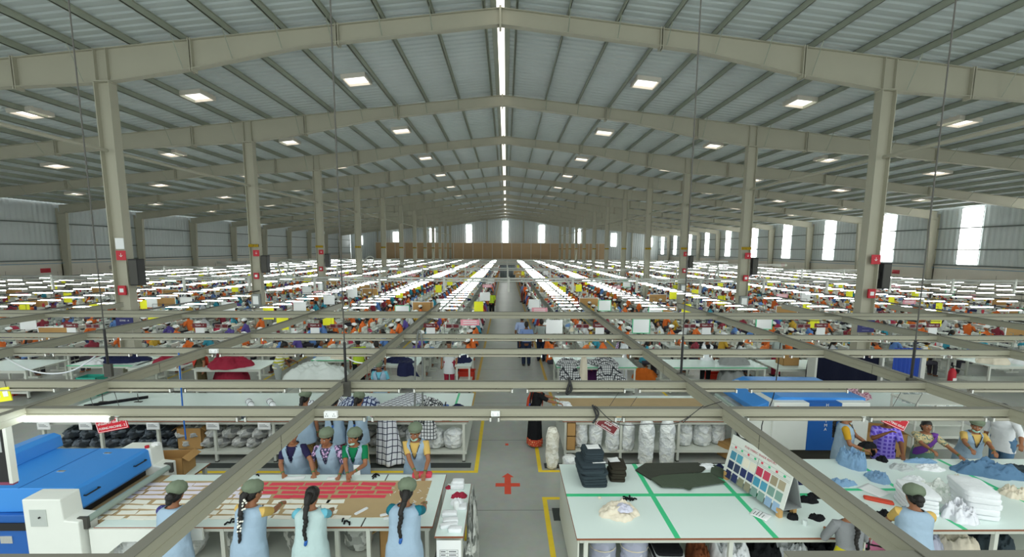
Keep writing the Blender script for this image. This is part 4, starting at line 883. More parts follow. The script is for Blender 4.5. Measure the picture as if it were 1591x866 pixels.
# ------------------------------------------------------------------ people
def remesh(mb, vox, it=3):
    me = mb.mesh('body'); o = bpy.data.objects.new('body_tmp', me); COL.objects.link(o)
    r = o.modifiers.new('r', 'REMESH'); r.mode = 'VOXEL'; r.voxel_size = vox; r.use_smooth_shade = True
    s = o.modifiers.new('s', 'SMOOTH'); s.factor = .5; s.iterations = it
    dg = bpy.context.evaluated_depsgraph_get(); out = bpy.data.meshes.new_from_object(o.evaluated_get(dg)); bpy.data.objects.remove(o); bpy.data.meshes.remove(me)
    return out
def smooth(a, b, x):
    t = max(0., min(1., (x-a)/(b-a))); return t*t*(3-2*t)
def person(label, x, y, face=0., h=1.55, lean=.0, hl=None, hr=None, skin=None, blouse=None, sleeve=.7, vest=None, skirt=None, trousers=None, cap=None, hair='braid', flowers=False, mask=False, nod=.25, turn=0., vox=.0085, group=None, scarf=None, apron=None, pose='', shirt_hem=None, beard=False, ornaments=True):
    root = thing('person', label, 'person', (x, y, 0), math.radians(face), group); skin = skin or M_skin; s = h/1.6
    root.scale = (s, s, s); man = trousers is not None and hair == 'short'
    sh = .175 if man else .158
    def T(p):                                           # bend forward from the hips
        p = Vector(p); a = lean*smooth(.78, 1.05, p.z); q = p-Vector((0,0,.85)); c, n = math.cos(a), math.sin(a)
        return Vector((q.x, q.y*c+q.z*n, q.z*c-q.y*n))+Vector((0,0,.85))
    A = Matrix.Rotation(-lean-nod, 3, 'X') @ Matrix.Rotation(turn, 3, 'Z'); neck = T((0, .005, 1.40))
    def Hd(p): return neck+A@(Vector(p)-Vector((0,.005,1.40)))
    def loc(w):
        q = Matrix.Rotation(-math.radians(face), 3, 'Z')@(Vector(w)-Vector((x, y, 0))); return q/s
    b = MB(); wide = sh/.158
    tor = [(.74,.14,.10),(.80,.162,.118),(.88,.165,.118),(.95,.148,.105),(1.03,.135,.096),(1.12,.146,.106,0,.004),(1.2,.155,.112,0,.008),(1.28,.158*wide,.094,0,0),(1.325,.115*wide,.072,0,-.006),(1.35,.062,.056,0,-.006),(1.385,.05,.051,0,0),(1.43,.047,.05,0,.006)]
    m0 = MB(); m0.loft(tor, 24); b.add([T(p) for p in m0.v], m0.f)
    hd = [(1.378,.018,.022,0,.05),(1.392,.036,.045,0,.036),(1.415,.052,.066,0,.022),(1.45,.064,.083,0,.012),(1.49,.071,.093,0,.004),(1.53,.073,.096,0,-.002),(1.565,.066,.088,0,-.006),(1.59,.046,.064,0,-.01),(1.603,.018,.026,0,-.012)]
    m0 = MB(); m0.loft(hd, 24); m0.tube([(0,.088,1.512),(0,.1,1.485),(0,.112,1.466)], [.008,.011,.015], 8, 0, 'round')
    for e in (-1, 1): m0.ell((e*.073,-.004,1.485), (.011,.02,.03)); m0.ell((e*.03,.082,1.462), (.02,.016,.02))
    m0.ell((0,.088,1.428), (.024,.014,.008)); m0.ell((0,.088,1.44), (.022,.013,.007)); m0.ell((0,.075,1.398), (.022,.02,.016))
    b.add([Hd(p) for p in m0.v], m0.f)
    arms = []
    for e, tgt in ((-1, hl), (1, hr)):
        S_ = T((e*sh, -.002, 1.292)); w = loc(tgt) if tgt is not None else Vector((e*.235, .06, .80))
        U_, F_ = .27, .235; d = w-S_; D = d.length
        if D > (U_+F_)*.985: w = S_+d.normalized()*(U_+F_)*.985; d = w-S_; D = d.length
        if D < .13: D = .13
        a = (U_*U_-F_*F_+D*D)/(2*D); hgt = math.sqrt(max(0, U_*U_-a*a)); dn = d.normalized()
        pole = Vector((e*.75, -.55, -.7)); pole = (pole-dn*pole.dot(dn)).normalized(); E_ = S_+dn*a+pole*hgt
        arms.append((S_, E_, w, e))
        b.tube([T((e*.09,0,1.285)), S_, S_.lerp(E_,.35), E_], [.052,.052,.045,.034], 12, 0, 'round'); b.tube([E_, E_.lerp(w,.3), w], [.035,.036,.023], 12, 0, 'round')
        f = (w-E_).normalized(); down = Vector((0,0,-1)); down = (down-f*down.dot(f)); down = down.normalized() if down.length > .2 else Vector((0,1,0)); side = f.cross(down).normalized()
        if side.x*e > 0: pass
        inn = side if side.x*-e > 0 else -side
        for k in (-1, 0, 1): b.tube([w, w+f*.04+side*.016*k, w+f*.085+side*.022*k], [.019,.015,.013], 8, 0, 'round')
        for k, L_ in ((-1.5,.058),(-.5,.068),(.5,.072),(1.5,.062)):
            o_ = w+f*.085+side*.0165*k; c1 = o_+(f*.8+down*.45).normalized()*L_*.5; c2 = c1+(f*.35+down*.9).normalized()*L_*.55
            b.tube([o_-f*.01, c1, c2], [.0098,.009,.0075], 7, 0, 'round')
        o_ = w+f*.025+inn*.018; b.tube([o_, o_+(f*.55+inn*.8).normalized()*.032, o_+(f*.85+inn*.5+down*.3).normalized()*.066], [.012,.0105,.0085], 7, 0, 'round')
    for e in (-1, 1):
        b.tube([(e*.082,.0,.84),(e*.09,.012,.47),(e*.095,-.01,.08)], [.088,.055,.036], 12, 0, 'round'); b.tube([(e*.095,-.03,.04),(e*.1,.08,.032),(e*.105,.15,.024)], [.037,.036,.024], 10, 0, 'round')
    me = remesh(b, vox); me.materials.clear(); me.materials.append(skin); link('body', me, root)
    # face
    for e in (-1, 1):
        q = MB(); q.ell(Hd((e*.031,.089,1.502)), (.013,.006,.0075), 10, 6); ey = q.build('eye', M_paper, root, True)
        q = MB(); q.ell(Hd((e*.031,.0945,1.502)), (.0062,.0035,.0065), 8, 6); q.build('iris', M_hair, ey, True)
    q = MB()
    for e in (-1, 1): q.tube([Hd((e*.014,.0955,1.522)), Hd((e*.032,.0955,1.528)), Hd((e*.052,.083,1.522))], .0042, 6)
    q.build('eyebrows', M_hair, root); q = MB(); q.tube([Hd((-.02,.096,1.434)), Hd((0,.1025,1.434)), Hd((.02,.096,1.434))], [.003,.006,.003], 6); q.build('lips', mat('lips', '#8a4a42', .5), root, True)
    # hair
    q = MB(); hr_ = [(1.40,.03,.03,0,-.05),(1.43,.058,.055,0,-.04),(1.46,.074,.075,0,-.026),(1.50,.081,.092,0,-.016),(1.54,.083,.102,0,-.01),(1.575,.074,.096,0,-.01),(1.60,.052,.07,0,-.012),(1.615,.02,.028,0,-.014)]
    q.loft(hr_, 20); q2 = MB(); q2.add([Hd(p) for p in q.v], q.f)
    if hair in ('braid', 'bun'):
        q2.tube([Hd((0,-.09,1.50)), Hd((0,-.125,1.46)), Hd((0,-.12,1.40))], [.05,.045,.036], 10, 0, 'round')
        if hair == 'bun': q2.ell(Hd((0,-.13,1.46)), (.055,.05,.055))
        else:
            P = [Hd((0,-.12,1.40))]+[T((.012*math.sin(k*1.3), -.125-.02*smooth(1.3,1.0,1.33-.05*k)*0-.035, 1.33-.05*k)) for k in range(8)]
            P2 = []; R2 = []
            for k in range(len(P)-1):
                for u in (0, .33, .66): P2.append(P[k].lerp(P[k+1], u)); R2.append((.033-.0022*k)*(1.12 if u == .33 else .86))
            P2.append(P[-1]); R2.append(.008); q2.tube(P2, R2, 10, 0, 'round')
    ho = q2.build('hair', M_hair, root, True)
    if hair == 'braid' and not flowers: MB().tube([P[-2], P[-2].lerp(P[-1],.7)], .02, 8, 0, 'round').build('hair_tie', M_blued, ho, True)
    if flowers:
        q = MB()
        for k in range(40): q.ell(Hd((rnd.uniform(-.04,.04)+.02, -.13, 1.46)).lerp(T((.03,-.19,1.12)), k/40)+Vector((rnd.uniform(-.03,.03), rnd.uniform(-.015,.0), rnd.uniform(-.02,.02))), (.013,.013,.011), 6, 4)
        q.build('flower_string', M_crp, ho, True)
    if cap:
        q = MB(); sd = x*3.1+y; q.ell((0,-.03,1.568), (.108,.122,.088), 28, 12, 0, Matrix.Rotation(.2,3,'X'), lambda d: 1+.1*noise.noise(Vector((d.x*3+sd, d.y*3, d.z*3)))+.05*abs(math.sin(math.atan2(d.y,d.x)*9))*(1-abs(d.z)))
        b0 = q.v; q.v = [Hd(p) for p in b0]; co = q.build('cap', cap, root, True)
        q = MB(); ring = [Hd(Matrix.Rotation(.2,3,'X')@Vector((.092*math.cos(a*PI/12), .106*math.sin(a*PI/12), -.03))+Vector((0,-.02,1.565))) for a in range(25)]; q.tube(ring, .012, 6, 0, False); q.build('cap_band', cap, co, True)
    if mask:
        q = MB(); q.ell((0,.055,1.415), (.056,.05,.034), 16, 8); q.v = [Hd(p) for p in q.v]; q.build('face_mask', mat('mask_green', '#a9d6c6', .8), root, True)
    # blouse with sleeves
    def shell(k, z0, z1, n=36, flare=0., wr=.015, extra=0.):
        rr = []; base = [(t_[0], t_[1], t_[2], t_[4] if len(t_) > 4 else 0) for t_ in tor]
        zs = [z0+(z1-z0)*i/36 for i in range(37)]
        for z in zs:
            zz = max(.8, z)
            for (a, b_) in zip(base, base[1:]):
                if a[0] <= zz <= b_[0]:
                    u = (zz-a[0])/(b_[0]-a[0]); rx, ry, cy = [a[i]+(b_[i]-a[i])*u for i in (1, 2, 3)]; break
            if extra: rx = max(rx, .15*smooth(1.34, 1.2, z)); ry = max(ry, .118*smooth(1.36, 1.1, z))
            rr.append((z, rx+k+flare*smooth(1.1, z0, z), ry+k+flare*.8*smooth(1.1, z0, z), 0, cy))
        q = MB(); sd = x*2+y*5
        q.loft(rr, n, 0, False, 2.25, lambda a, z, i: 1+wr*noise.noise(Vector((math.cos(a)*2.5+sd, math.sin(a)*2.5, z*6)))+wr*.8*math.sin(a*7+z*9+sd)*smooth(1.25, .9, z)); return q
    if blouse:
        q = shell(.009, shirt_hem or .96, 1.34, 30, .012 if shirt_hem else 0, .012, 1 if man else 0); q.v = [T(p) for p in q.v]
        for S_, E_, w, e in arms:
            end = S_.lerp(E_, min(1, sleeve)); P = [T((e*.1,0,1.29)), S_, S_.lerp(end,.5), end]; R = [.05,.062,.056,.05]
            if sleeve > 1: P += [E_.lerp(w, .5*(sleeve-1)), E_.lerp(w, sleeve-1)]; R = [.05,.062,.054,.046,.042,.034]
            q.tube(P, R, 14, 0, True)
        q.build('shirt' if man or shirt_hem else 'blouse', blouse, root, .9)
    if vest:
        q = shell(.024, .64, 1.352, 80, .034, .03, 1); keep = []
        for f in q.f:
            c = sum((Vector(q.v[i]) for i in f), Vector())/len(f)
            if c.y > .02 and c.z > 1.10 and abs(c.x) < .006+.07*(c.z-1.10)/.22: continue
            keep.append(f)
        q.f = keep; q.m = [0]*len(keep); q.v = [T(p) for p in q.v]; vo = q.build('vest', vest, root, .9); md = vo.modifiers.new('thickness', 'SOLIDIFY'); md.thickness = .006; md.offset = 1
        pq = MB(); dk = mat('navy_piping', '#262b45', .8)
        for e in (-1, 1): pq.tube([T((e*(.006+.072*k/6), .155-.055*(k/6)**1.6, 1.10+.225*k/6)) for k in range(7)], .006, 6)
        pq.build('neck_piping', dk, vo)
    if skirt:
        q = MB(); sd = x+y*2
        q.loft([(.07,.205,.175),(.09,.212,.182),(.3,.196,.168),(.5,.187,.16),(.7,.187,.148),(.85,.185,.138),(.95,.168,.122),(1.01,.152,.112)], 60, 0, True, 2., lambda a, z, i: 1+(.05*math.sin(a*11+sd+2*noise.noise(Vector((z*2,a,sd))))+.05*noise.noise(Vector((math.cos(a)*2, math.sin(a)*2, z*3+sd))))*smooth(.95,.3,z))
        q.build('skirt', skirt, root, .9)
    if trousers:
        q = MB()
        for e in (-1, 1): q.tube([(e*.078,0,.93),(e*.085,0,.8),(e*.092,.01,.47),(e*.096,-.01,.07)], [.11,.104,.075,.062], 16, 0, True)
        q.loft([(.84,.178,.13),(.92,.175,.128),(1.0,.16,.118)], 20); q.build('trousers', trousers, root, .9)
        q = MB()
        for e in (-1, 1): q.tube([(e*.095,-.05,.045),(e*.1,.08,.04),(e*.105,.165,.03)], [.048,.048,.032], 10, 0, 'round')
        q.build('shoes', M_black, root, True)
    if scarf:                                            # saree end or dupatta across the chest
        q = MB()
        def fn(u, v):
            a = -.5+u*1.0; z = 1.30-.42*u+(v-.5)*(.13+.1*u); r_ = 1.24
            ang = PI*.5+1.05-2.1*u+(v-.5)*.1; zz = max(.86, min(1.33, z)); rx = .172 if zz < 1.27 else .150; return T((rx*1.12*math.cos(ang), .142*math.sin(ang)*1.02, zz+.02*math.sin(u*9)))
        q.sheet(fn, 18, 6, .006); so = q.build('saree_end', scarf, root, .9)
        q = MB(); q.tube([T((-.125,.07,1.30)), T((-.14,0,1.352)), T((-.12,-.1,1.30)), T((-.11,-.155,1.1)), T((-.11,-.16,.8))], [.05,.05,.06,.07,.06], 10, 0, True, .35); q.build('shoulder_fold', scarf, so, True)
    if ornaments and not man:
        for S_, E_, w, e in arms:
            f = (w-E_).normalized(); MB().tube([E_.lerp(w,.86), E_.lerp(w,.93)], .0275, 10).build('bangle', mat('bangle', ('#c9a54a','#5b2f2a','#3f8a4a')[int(abs(x*7))%3], .35, .4), root)
    return root
W_ = lambda px, py, z=.93: tuple(atz(px, py, z))
B_navyd = dots('navy_dotted', '#2b2c6e', '#8d93c9', 55, .22); B_yel = cloth('yellow_blouse', '#d5b368'); B_teal = cloth('aqua_blouse', '#6fb8cc'); B_teald = cloth('teal_blouse', '#1f6f80'); B_gr = cloth('green_blouse', '#177a50')
B_floral = dots('floral_blouse', '#3c3f5c', '#c9a8d0', 30, .5); B_must = cloth('mustard_blouse', '#c79a2e'); B_nav = cloth('dark_navy_blouse', '#2a2748'); B_pink = cloth('pink_blouse', '#d98aa5')
K_cream = dots('cream_print_skirt', '#d8c48c', '#4b5f73', 7, .35); K_or = dots('orange_dot_skirt', '#d28f22', '#f0dcae', 24, .3); K_lime = dots('lime_skirt', '#b9c73c', '#e8e38a', 9, .35); K_teal = cloth('teal_skirt', '#2488a6'); K_brown = dots('brown_skirt', '#7a6135', '#54452a', 30, .4); K_pink = dots('pink_skirt', '#b85572', '#7d3350', 18, .4); K_crm2 = dots('beige_skirt', '#d6c796', '#5d5a48', 8, .22)
person('woman in blue vest with navy dotted sleeve, mostly behind the left beam', -3.78, 5.02, -8, 1.56, .12, W_(330,790), W_(352,742), blouse=B_navyd, vest=M_vest, skirt=K_cream, cap=M_cap, hair='bun', nod=.35, turn=.3)
person('woman in sage cap with white flowers in her braid, reaching over the table', -2.86, 5.0, -14, 1.58, .14, W_(385,770), W_(462,772), blouse=B_yel, vest=M_vest, skirt=K_or, cap=M_cap, flowers=True, nod=.3, turn=-.2)
person('bareheaded woman in mint vest with a long black braid', -2.12, 4.98, 0, 1.55, .12, W_(462,795), W_(520,790), blouse=B_teal, vest=M_vestm, skirt=K_lime, hair='braid', nod=.4)
person('woman in blue vest and sage cap with a braid, nearest the side table', -1.0, 4.95, -6, 1.62, .14, W_(610,790), W_(668,775), blouse=B_teald, vest=M_vest, skirt=K_teal, cap=M_cap, hair='braid', nod=.4, turn=.25)
person('woman in sage cap and navy sleeves behind the red pieces, looking right', -3.17, 6.92, 180, 1.56, .2, W_(488,738), W_(440,737), blouse=B_nav, vest=M_vest, skirt=K_brown, cap=M_cap, hair='bun', nod=-.25, turn=.5, vox=.0075)
person('woman in sage cap with flowered sleeves pointing at the white sheets', -2.62, 6.9, 180, 1.56, .24, W_(527,740), W_(490,733), blouse=B_floral, sleeve=1.2, vest=M_vest, skirt=K_pink, cap=M_cap, hair='braid', nod=-.05, turn=-.25, vox=.0075)
person('woman in sage cap and green sleeves with a lowered mask, holding white paper', -2.2, 6.92, 180, 1.54, .2, W_(551,733,1.02), W_(540,738,.98), blouse=B_gr, vest=M_vest, skirt=K_brown, cap=M_cap, hair='bun', mask=True, nod=-.05, turn=-.5, vox=.0075)
person('woman in sage cap and yellow sleeves folding red cloth at the table end', -1.24, 6.96, 180, 1.6, .16, W_(660,735,.98), W_(645,735,.98), blouse=B_yel, vest=M_vest, skirt=K_pink, cap=M_cap, hair='bun', mask=True, nod=.1, turn=-.15, vox=.0075, scarf=None)
laid('white card held by the woman in green sleeves', M_paper, [(-.05,-.0),(.05,0),(.05,.012),(-.05,.012)], .0, 'paper', 'paper_card', .16).location = (-2.1, 6.6, .9)
person('woman in brown skirt behind the left beam, at the far fabric table', -3.72, 8.42, -5, 1.6, .1, None, None, blouse=B_yel, vest=M_vest, skirt=K_brown, cap=M_cap, nod=.3, vox=.01)
person('woman in pink skirt at the far fabric table', -3.14, 8.42, 5, 1.54, .12, (-3.3,8.8,.95), (-2.95,8.8,.95), blouse=B_teald, vest=M_vest, skirt=K_pink, cap=M_cap, nod=.3, vox=.01)
person('woman in beige skirt beside the hanging plaid cloth', -2.68, 8.4, -10, 1.58, .12, (-2.85,8.8,.95), (-2.3,8.75,.95), blouse=B_pink, vest=M_vest, skirt=K_crm2, cap=M_cap, nod=.3, vox=.01)
bs = person('woman in black saree with red border standing in the aisle by the white sacks', .86, 9.62, -80, 1.5, .16, (1.45,9.85,.98), (1.45,9.55,.98), blouse=M_blackc, sleeve=.8, skirt=M_blackc, hair='braid', nod=.35, vox=.01, scarf=mat('saree_red', '#c4472c', .8))
q = MB(); q.loft([(.06,.214,.184),(.08,.22,.19),(.2,.212,.184),(.22,.205,.176)], 60, 0, False, 2., lambda a, z, i: 1.01+.05*math.sin(a*11+.86+9.62*2)*.6); q.build('hem_border', dots('red_border', '#c4472c', '#e4c089', 30, .3), bs, .9)
P_plaid = stripes('purple_plaid', '#5b46b4', '#8f80da', ((0,14.,.4),(2,14.,.4)))
person('woman in grey blue vest with mustard sleeves holding a black bundle', 6.3, 7.62, -125, 1.58, .0, (6.62,7.42,1.0), (6.42,7.3,.98), blouse=B_must, vest=M_vest, skirt=cloth('mint_skirt', '#3fae8c'), hair='braid', nod=.1, scarf=None)
heap('crumpled_cloth', 'black bundle held by the woman in mustard sleeves', M_blackc, (6.5, 7.35, 1.0), .3, .14, .09, 141)
person('man in purple plaid shirt with a fist at his mouth', 6.98, 7.55, 165, 1.54, .02, W_(1404,712), (6.78,7.3,1.28), skin=M_skin2, blouse=P_plaid, sleeve=.85, trousers=M_blackc, hair='short', nod=.2, turn=-.3, shirt_hem=.72)
person('bareheaded woman in green and purple saree looking at the camera', 7.72, 7.58, 150, 1.42, .15, W_(1500,716,.95), W_(1466,718,.95), blouse=dots('saree_print', '#c9b98c', '#5c7a74', 30, .4), sleeve=.8, skirt=mat('saree_green', '#5d8277', .8), hair='bun', nod=-.25, turn=.15, scarf=mat('saree_purple', '#6d3d99', .8))
person('woman in sage cap and blue vest with a mask, handling jeans', 8.55, 7.58, 165, 1.45, .2, W_(1560,724,.95), W_(1520,722,.95), blouse=B_yel, vest=M_vest, skirt=K_crm2, cap=M_cap, hair='bun', mask=True, nod=.0, turn=-.4)
person('person in loose white shirt at the right edge, turned away', 9.55, 7.9, 100, 1.6, .15, (9.2,7.3,1.0), None, blouse=M_wcl, sleeve=1.3, trousers=M_denimd, hair='short', nod=.3, shirt_hem=.7)
person('woman in grey sweater with a long braid and yellow skirt at the taped table', 4.28, 4.84, -8, 1.46, .14, (4.2,5.14,.94), (4.46,5.14,.94), blouse=cloth('grey_sweater', '#85888a'), sleeve=1.7, skirt=cloth('yellow_skirt', '#c9bf2f'), cap=M_cap, hair='braid', nod=.45, shirt_hem=.7)
person('woman in sage cap and blue vest seen from behind at the denim table', 5.12, 4.93, -20, 1.56, .12, (5.15,5.35,.95), (5.6,5.35,.95), blouse=B_yel, vest=M_vest, skirt=K_brown, cap=M_cap, hair='bun', nod=.4)
t = thing('bag', 'pink and black striped bag beside the grey sweater woman', 'bag', (5.05, 5.35, .55)); sack_mesh(.22, .3, 77, 0, .7).build('body', stripes('pink_stripe_bag', '#d07fa0', '#2c2a2e', ((2, 9., .25), (0, 5., .1))), t, True); MB().tube([(-.15,0,.25),(-.05,0,.4),(.1,0,.4),(.18,0,.25)], .015, 8).build('strap', M_black, t, True)

# ------------------------------------------------------------------ the tables and people between the cutting tables and the lines
MV = .013
S_white = cloth('white_shirt', '#dfe3e6'); S_blue = cloth('sky_shirt', '#7d94c4'); S_blue2 = cloth('pale_blue_shirt', '#a9b9dc'); S_grey = cloth('grey_shirt', '#9aa39f'); J_dk = cloth('dark_jeans', '#232c42'); S_lime = cloth('lime_shirt', '#b9d23a')
person('man in blue shirt and dark jeans standing in the aisle, nearest of three', .98, 16.6, 0, 1.68, 0, None, None, skin=M_skin2, blouse=S_blue, sleeve=.9, trousers=J_dk, hair='short', vox=MV, nod=.15, shirt_hem=.9)
person('man in grey shirt walking beside the two blue shirts', 1.6, 17.3, -20, 1.68, 0, None, None, skin=M_skin2, blouse=S_grey, sleeve=.9, trousers=J_dk, hair='short', vox=MV, nod=.15, shirt_hem=.9)
person('man in pale blue shirt half hidden behind the nearest blue shirt', .86, 17.9, 10, 1.74, 0, None, None, skin=M_skin2, blouse=S_blue2, sleeve=.9, trousers=J_dk, hair='short', vox=MV, nod=.15, shirt_hem=.9)
person('man in lime shirt standing at the left edge of the aisle', -.72, 29.2, 160, 1.66, 0, None, None, skin=M_skin2, blouse=S_lime, sleeve=.9, trousers=M_blackc, hair='short', vox=.02, shirt_hem=.85)
person('worker in orange vest standing at the right edge of the far aisle', 1.75, 36., 60, 1.6, 0, None, None, blouse=cloth('orange_vest', '#e0652a'), trousers=J_dk, hair='short', vox=.02, shirt_hem=.8)
person('worker in blue standing beside the orange vest in the far aisle', 1.55, 37., 90, 1.62, 0, None, None, blouse=S_blue, trousers=M_maroon, hair='short', vox=.02, shirt_hem=.8)
person('man in yellow and white striped shirt bending over pale cloth', -6.55, 13.0, -60, 1.66, .3, (-6.1,12.85,.9), (-6.15,13.3,.98), skin=M_skin2, blouse=stripes('yellow_stripe', '#dfe0d6', '#bdbb3c', ((2,11.,.5),)), sleeve=.85, trousers=mat('grey_jeans', '#9fa6a2', .9), hair='short', vox=MV, nod=.2, shirt_hem=.85)
person('person in navy striped shirt standing by the navy table', -3.7, 13.3, 20, 1.62, .05, None, None, blouse=stripes('navy_stripe', '#d9dbdf', '#3a3c55', ((2,16.,.45),)), sleeve=.8, trousers=J_dk, hair='short', vox=MV, shirt_hem=.8)
person('man in lime vest and black trousers left of the striped shirt', -4.35, 13.6, 30, 1.64, .05, None, None, skin=M_skin2, blouse=S_lime, sleeve=.8, trousers=M_blackc, hair='short', vox=MV, shirt_hem=.85)
person('woman in sage cap facing us beyond the far fabric table', -3.05, 11.35, 180, 1.5, .15, None, None, blouse=B_teal, vest=M_vest, skirt=K_teal, cap=M_cap, hair='bun', vox=.011, nod=.3)
person('woman in brown and green dress with red front among crimson cloth', -9.0, 13.25, 160, 1.52, .1, None, (-9.4,13.0,.95), blouse=cloth('brown_green_dress', '#4f4a35'), skirt=cloth('brown_green_dress2', '#58513a'), hair='braid', vox=MV, scarf=mat('dress_red', '#c43a2a', .8))
person('worker in white coat with red hem standing behind the grey hose', -1.55, 13.6, 170, 1.6, .0, None, None, blouse=S_white, sleeve=.9, trousers=M_redc, hair='short', vox=MV, shirt_hem=.55)
person('woman in white dress with purple patterned scarf near the crates', 4.1, 14.6, -60, 1.56, .05, None, None, blouse=S_white, sleeve=.5, skirt=cloth('white_skirt', '#dcdde0'), hair='braid', vox=MV, scarf=dots('purple_scarf', '#8d6f95', '#d9cfe0', 25, .4))
person('worker in black with white apron beside the second red crate', 6.75, 14.2, 175, 1.62, .0, None, None, skin=M_skin2, blouse=M_blackc, sleeve=.9, trousers=M_blackc, vest=M_wcl, hair='short', vox=MV)
person('man in red trousers behind the right work tables', 9.7, 15.2, 0, 1.62, .1, None, None, skin=M_skin2, blouse=S_grey, trousers=M_redc, hair='short', vox=MV, shirt_hem=.85)
def mtable(label, x0, x1, y0, y1, z=.85, shelf=.2, green=False):
    return table(label, x0, x1, y0, y1, z, (), shelf, edge=M_green if green else M_leg, group=None)
mtable('low table under the heap of pale cloth', -6.2, -4.4, 12.4, 13.3, .6); heap('crumpled_cloth', 'big heap of pale cloth before the yellow striped man', mat('pale_cloth', '#dfe6e2', .85, bump=.5, bscale=8), (-5.3, 12.85, .6), 1.9, 1.1, .42, 201, fold=.5); heap('crumpled_cloth', 'black cloth peeking from under the pale heap', M_blackc, (-4.45, 12.7, .6), .5, .6, .1, 202)
mtable('table with cream cloth, green edge, left of the lime vest man', -6.0, -4.2, 14.0, 14.9, .85, .2, True); heap('crumpled_cloth', 'cream cloth heap on the green edged table', M_cream, (-4.9, 14.4, .85), 1.1, .7, .22, 203); heap('crumpled_cloth', 'cream cloth draped off the table end', M_cream, (-4.1, 14.2, .45), .6, .7, .5, 204)
mtable('table piled with crimson cloth at the left', -9.0, -7.0, 12.9, 14.0); heap('crumpled_cloth', 'large crimson cloth pile', M_redc, (-8.1, 13.3, .85), 1.2, .9, .3, 205); heap('crumpled_cloth', 'crimson cloth hanging below the table', M_redc, (-8.3, 13.6, .2), 1.2, .6, .45, 206); heap('crumpled_cloth', 'crimson cloth pile on the left half of its table', M_redc, (-10.1, 13.6, .85), 1.1, .8, .22, 207)
mtable('second table with crimson cloth, further left', -11., -9.4, 13.0, 14.1)
mtable('table at the far left over red crates', -15.5, -13.6, 12.7, 14.0); mtable('table with navy cloth at the left', -13.0, -10.9, 13.3, 14.5, .85, .2, True)
heap('crumpled_cloth', 'navy cloth spread on the left table', M_navy, (-11.8, 13.9, .85), 1.6, .8, .16, 208); heap('crumpled_cloth', 'white cloth beside the navy cloth at the left', M_wcl, (-12.4, 13.6, .85), .7, .5, .1, 209)
mtable('table with navy trousers left of the aisle', -3.7, -2.5, 13.4, 14.6, .85); heap('crumpled_cloth', 'navy cloth on the table left of the grey hose', M_navy, (-3.2, 13.9, .85), .9, .6, .14, 210); drape('navy trousers hanging over the table edge', M_navy, -2.85, 13.37, .55, .36, 2.)
mtable('end table with navy cloth beside the aisle line', -1.35, -.85, 13.3, 14.9, .85); heap('crumpled_cloth', 'navy folded cloth at the aisle end table', M_navy, (-1.15, 14., .85), .55, .9, .14, 212)
mtable('white table with plaid cloth right of the aisle', 1.75, 4.2, 13.2, 14.5, .85, .15, True); drape('grey plaid cloth hanging at the table left end', M_plaidh, 2.1, 13.17, .6, .6, 3.); heap('crumpled_cloth', 'grey plaid heap on the table left end', M_plaidh, (2.15, 13.6, .85), .8, .6, .16, 213); drape('grey plaid cloth hanging above the red crate', M_plaidh, 3.3, 13.17, .75, .5, 4.); heap('crumpled_cloth', 'grey plaid heap above the red crate', M_plaidh, (3.3, 13.55, .85), .9, .6, .22, 214)
heap('crumpled_cloth', 'cream cloth strip hanging off the plaid table', M_cream, (2.55, 13.1, .2), .22, .16, .9, 215, fold=.3); heap('crumpled_cloth', 'scattered plaid pieces on the right table', M_plaidh, (2.9, 13.9, .85), .9, .5, .06, 216); heap('crumpled_cloth', 'purple bundle under the plaid table', cloth('purple_cloth', '#5d2f63'), (2.9, 13.9, .17), .5, .5, .4, 217)
mtable('green edged table right of the white dress woman', 5.2, 8.2, 13.2, 14.2, .85, .2, True); heap('crumpled_cloth', 'grey cloth heap on the green edged table', mat('grey_cloth', '#8f9290', .85, bump=.6, bscale=12), (7.4, 13.7, .85), 1.0, .7, .25, 218); heap('crumpled_cloth', 'grey cloth stuffed below the green edged table', mat('grey_cloth', '#8f9290', .85), (7.3, 13.6, .22), .9, .6, .4, 219); heap('crumpled_cloth', 'orange bundle on the floor under the beam', cloth('orange_cloth', '#d8702a'), (5.0, 14.9, .0), .8, .6, .35, 220)
mtable('wide pale table before the navy screen', 8.6, 10.4, 13.4, 14.6, .75, .15); carton('cardboard box on the wide pale table', (9.3, 14.0, .75), .5, .4, .35)
for i, (x, y, lab) in enumerate(((-1.1, 14.7, 'red crate under the navy end table by the aisle'), (3.35, 14.75, 'red crate under the plaid table right of the aisle'), (7.15, 14.45, 'red crate under the grey cloth table'), (-14.6, 13.2, 'red crate under the far left table'), (-4.6, 14.5, 'red crate below the cream cloth table'))):
    t = thing('crate', lab, 'crate', (x, y-.1 if i in (0, 1, 2) else y, .0)); q = MB()
    for b in ((-.26,.26,-.2,-.185),(-.26,.26,.185,.2),(-.26,-.245,-.2,.2),(.245,.26,-.2,.2)): q.box(*b, 0, .36)
    q.box(-.25,.25,-.19,.19,0,.02); q.box(-.28,.28,-.215,-.2,.3,.36); q.box(-.28,.28,.2,.215,.3,.36); q.build('tub', mat('crate_red', '#c8321f', .45), t); MB().box(-.13,.13,-.206,-.2,.1,.18).build('label', M_paper, t)
t = thing('crate', 'teal crate under the left navy table', 'crate', (-12.2, 13.2, 0)); q = MB()
for b in ((-.3,.3,-.2,-.185),(-.3,.3,.185,.2),(-.3,-.285,-.2,.2),(.285,.3,-.2,.2)): q.box(*b, 0, .55)
q.build('tub', mat('crate_teal', '#2fa38f', .5), t)
t = thing('cloth_rack', 'large dark navy cloth block on a pale frame at the right', 'rack', (10.4, 12.9, 0)); MB().sheet(lambda u, v: ((u-.5)*1.9, .03*math.sin(u*19)*math.sin(v*3), .1+v*1.15), 40, 6, .3).build('cloth', cloth('midnight_cloth', '#14182c'), t, .8)
q = MB()
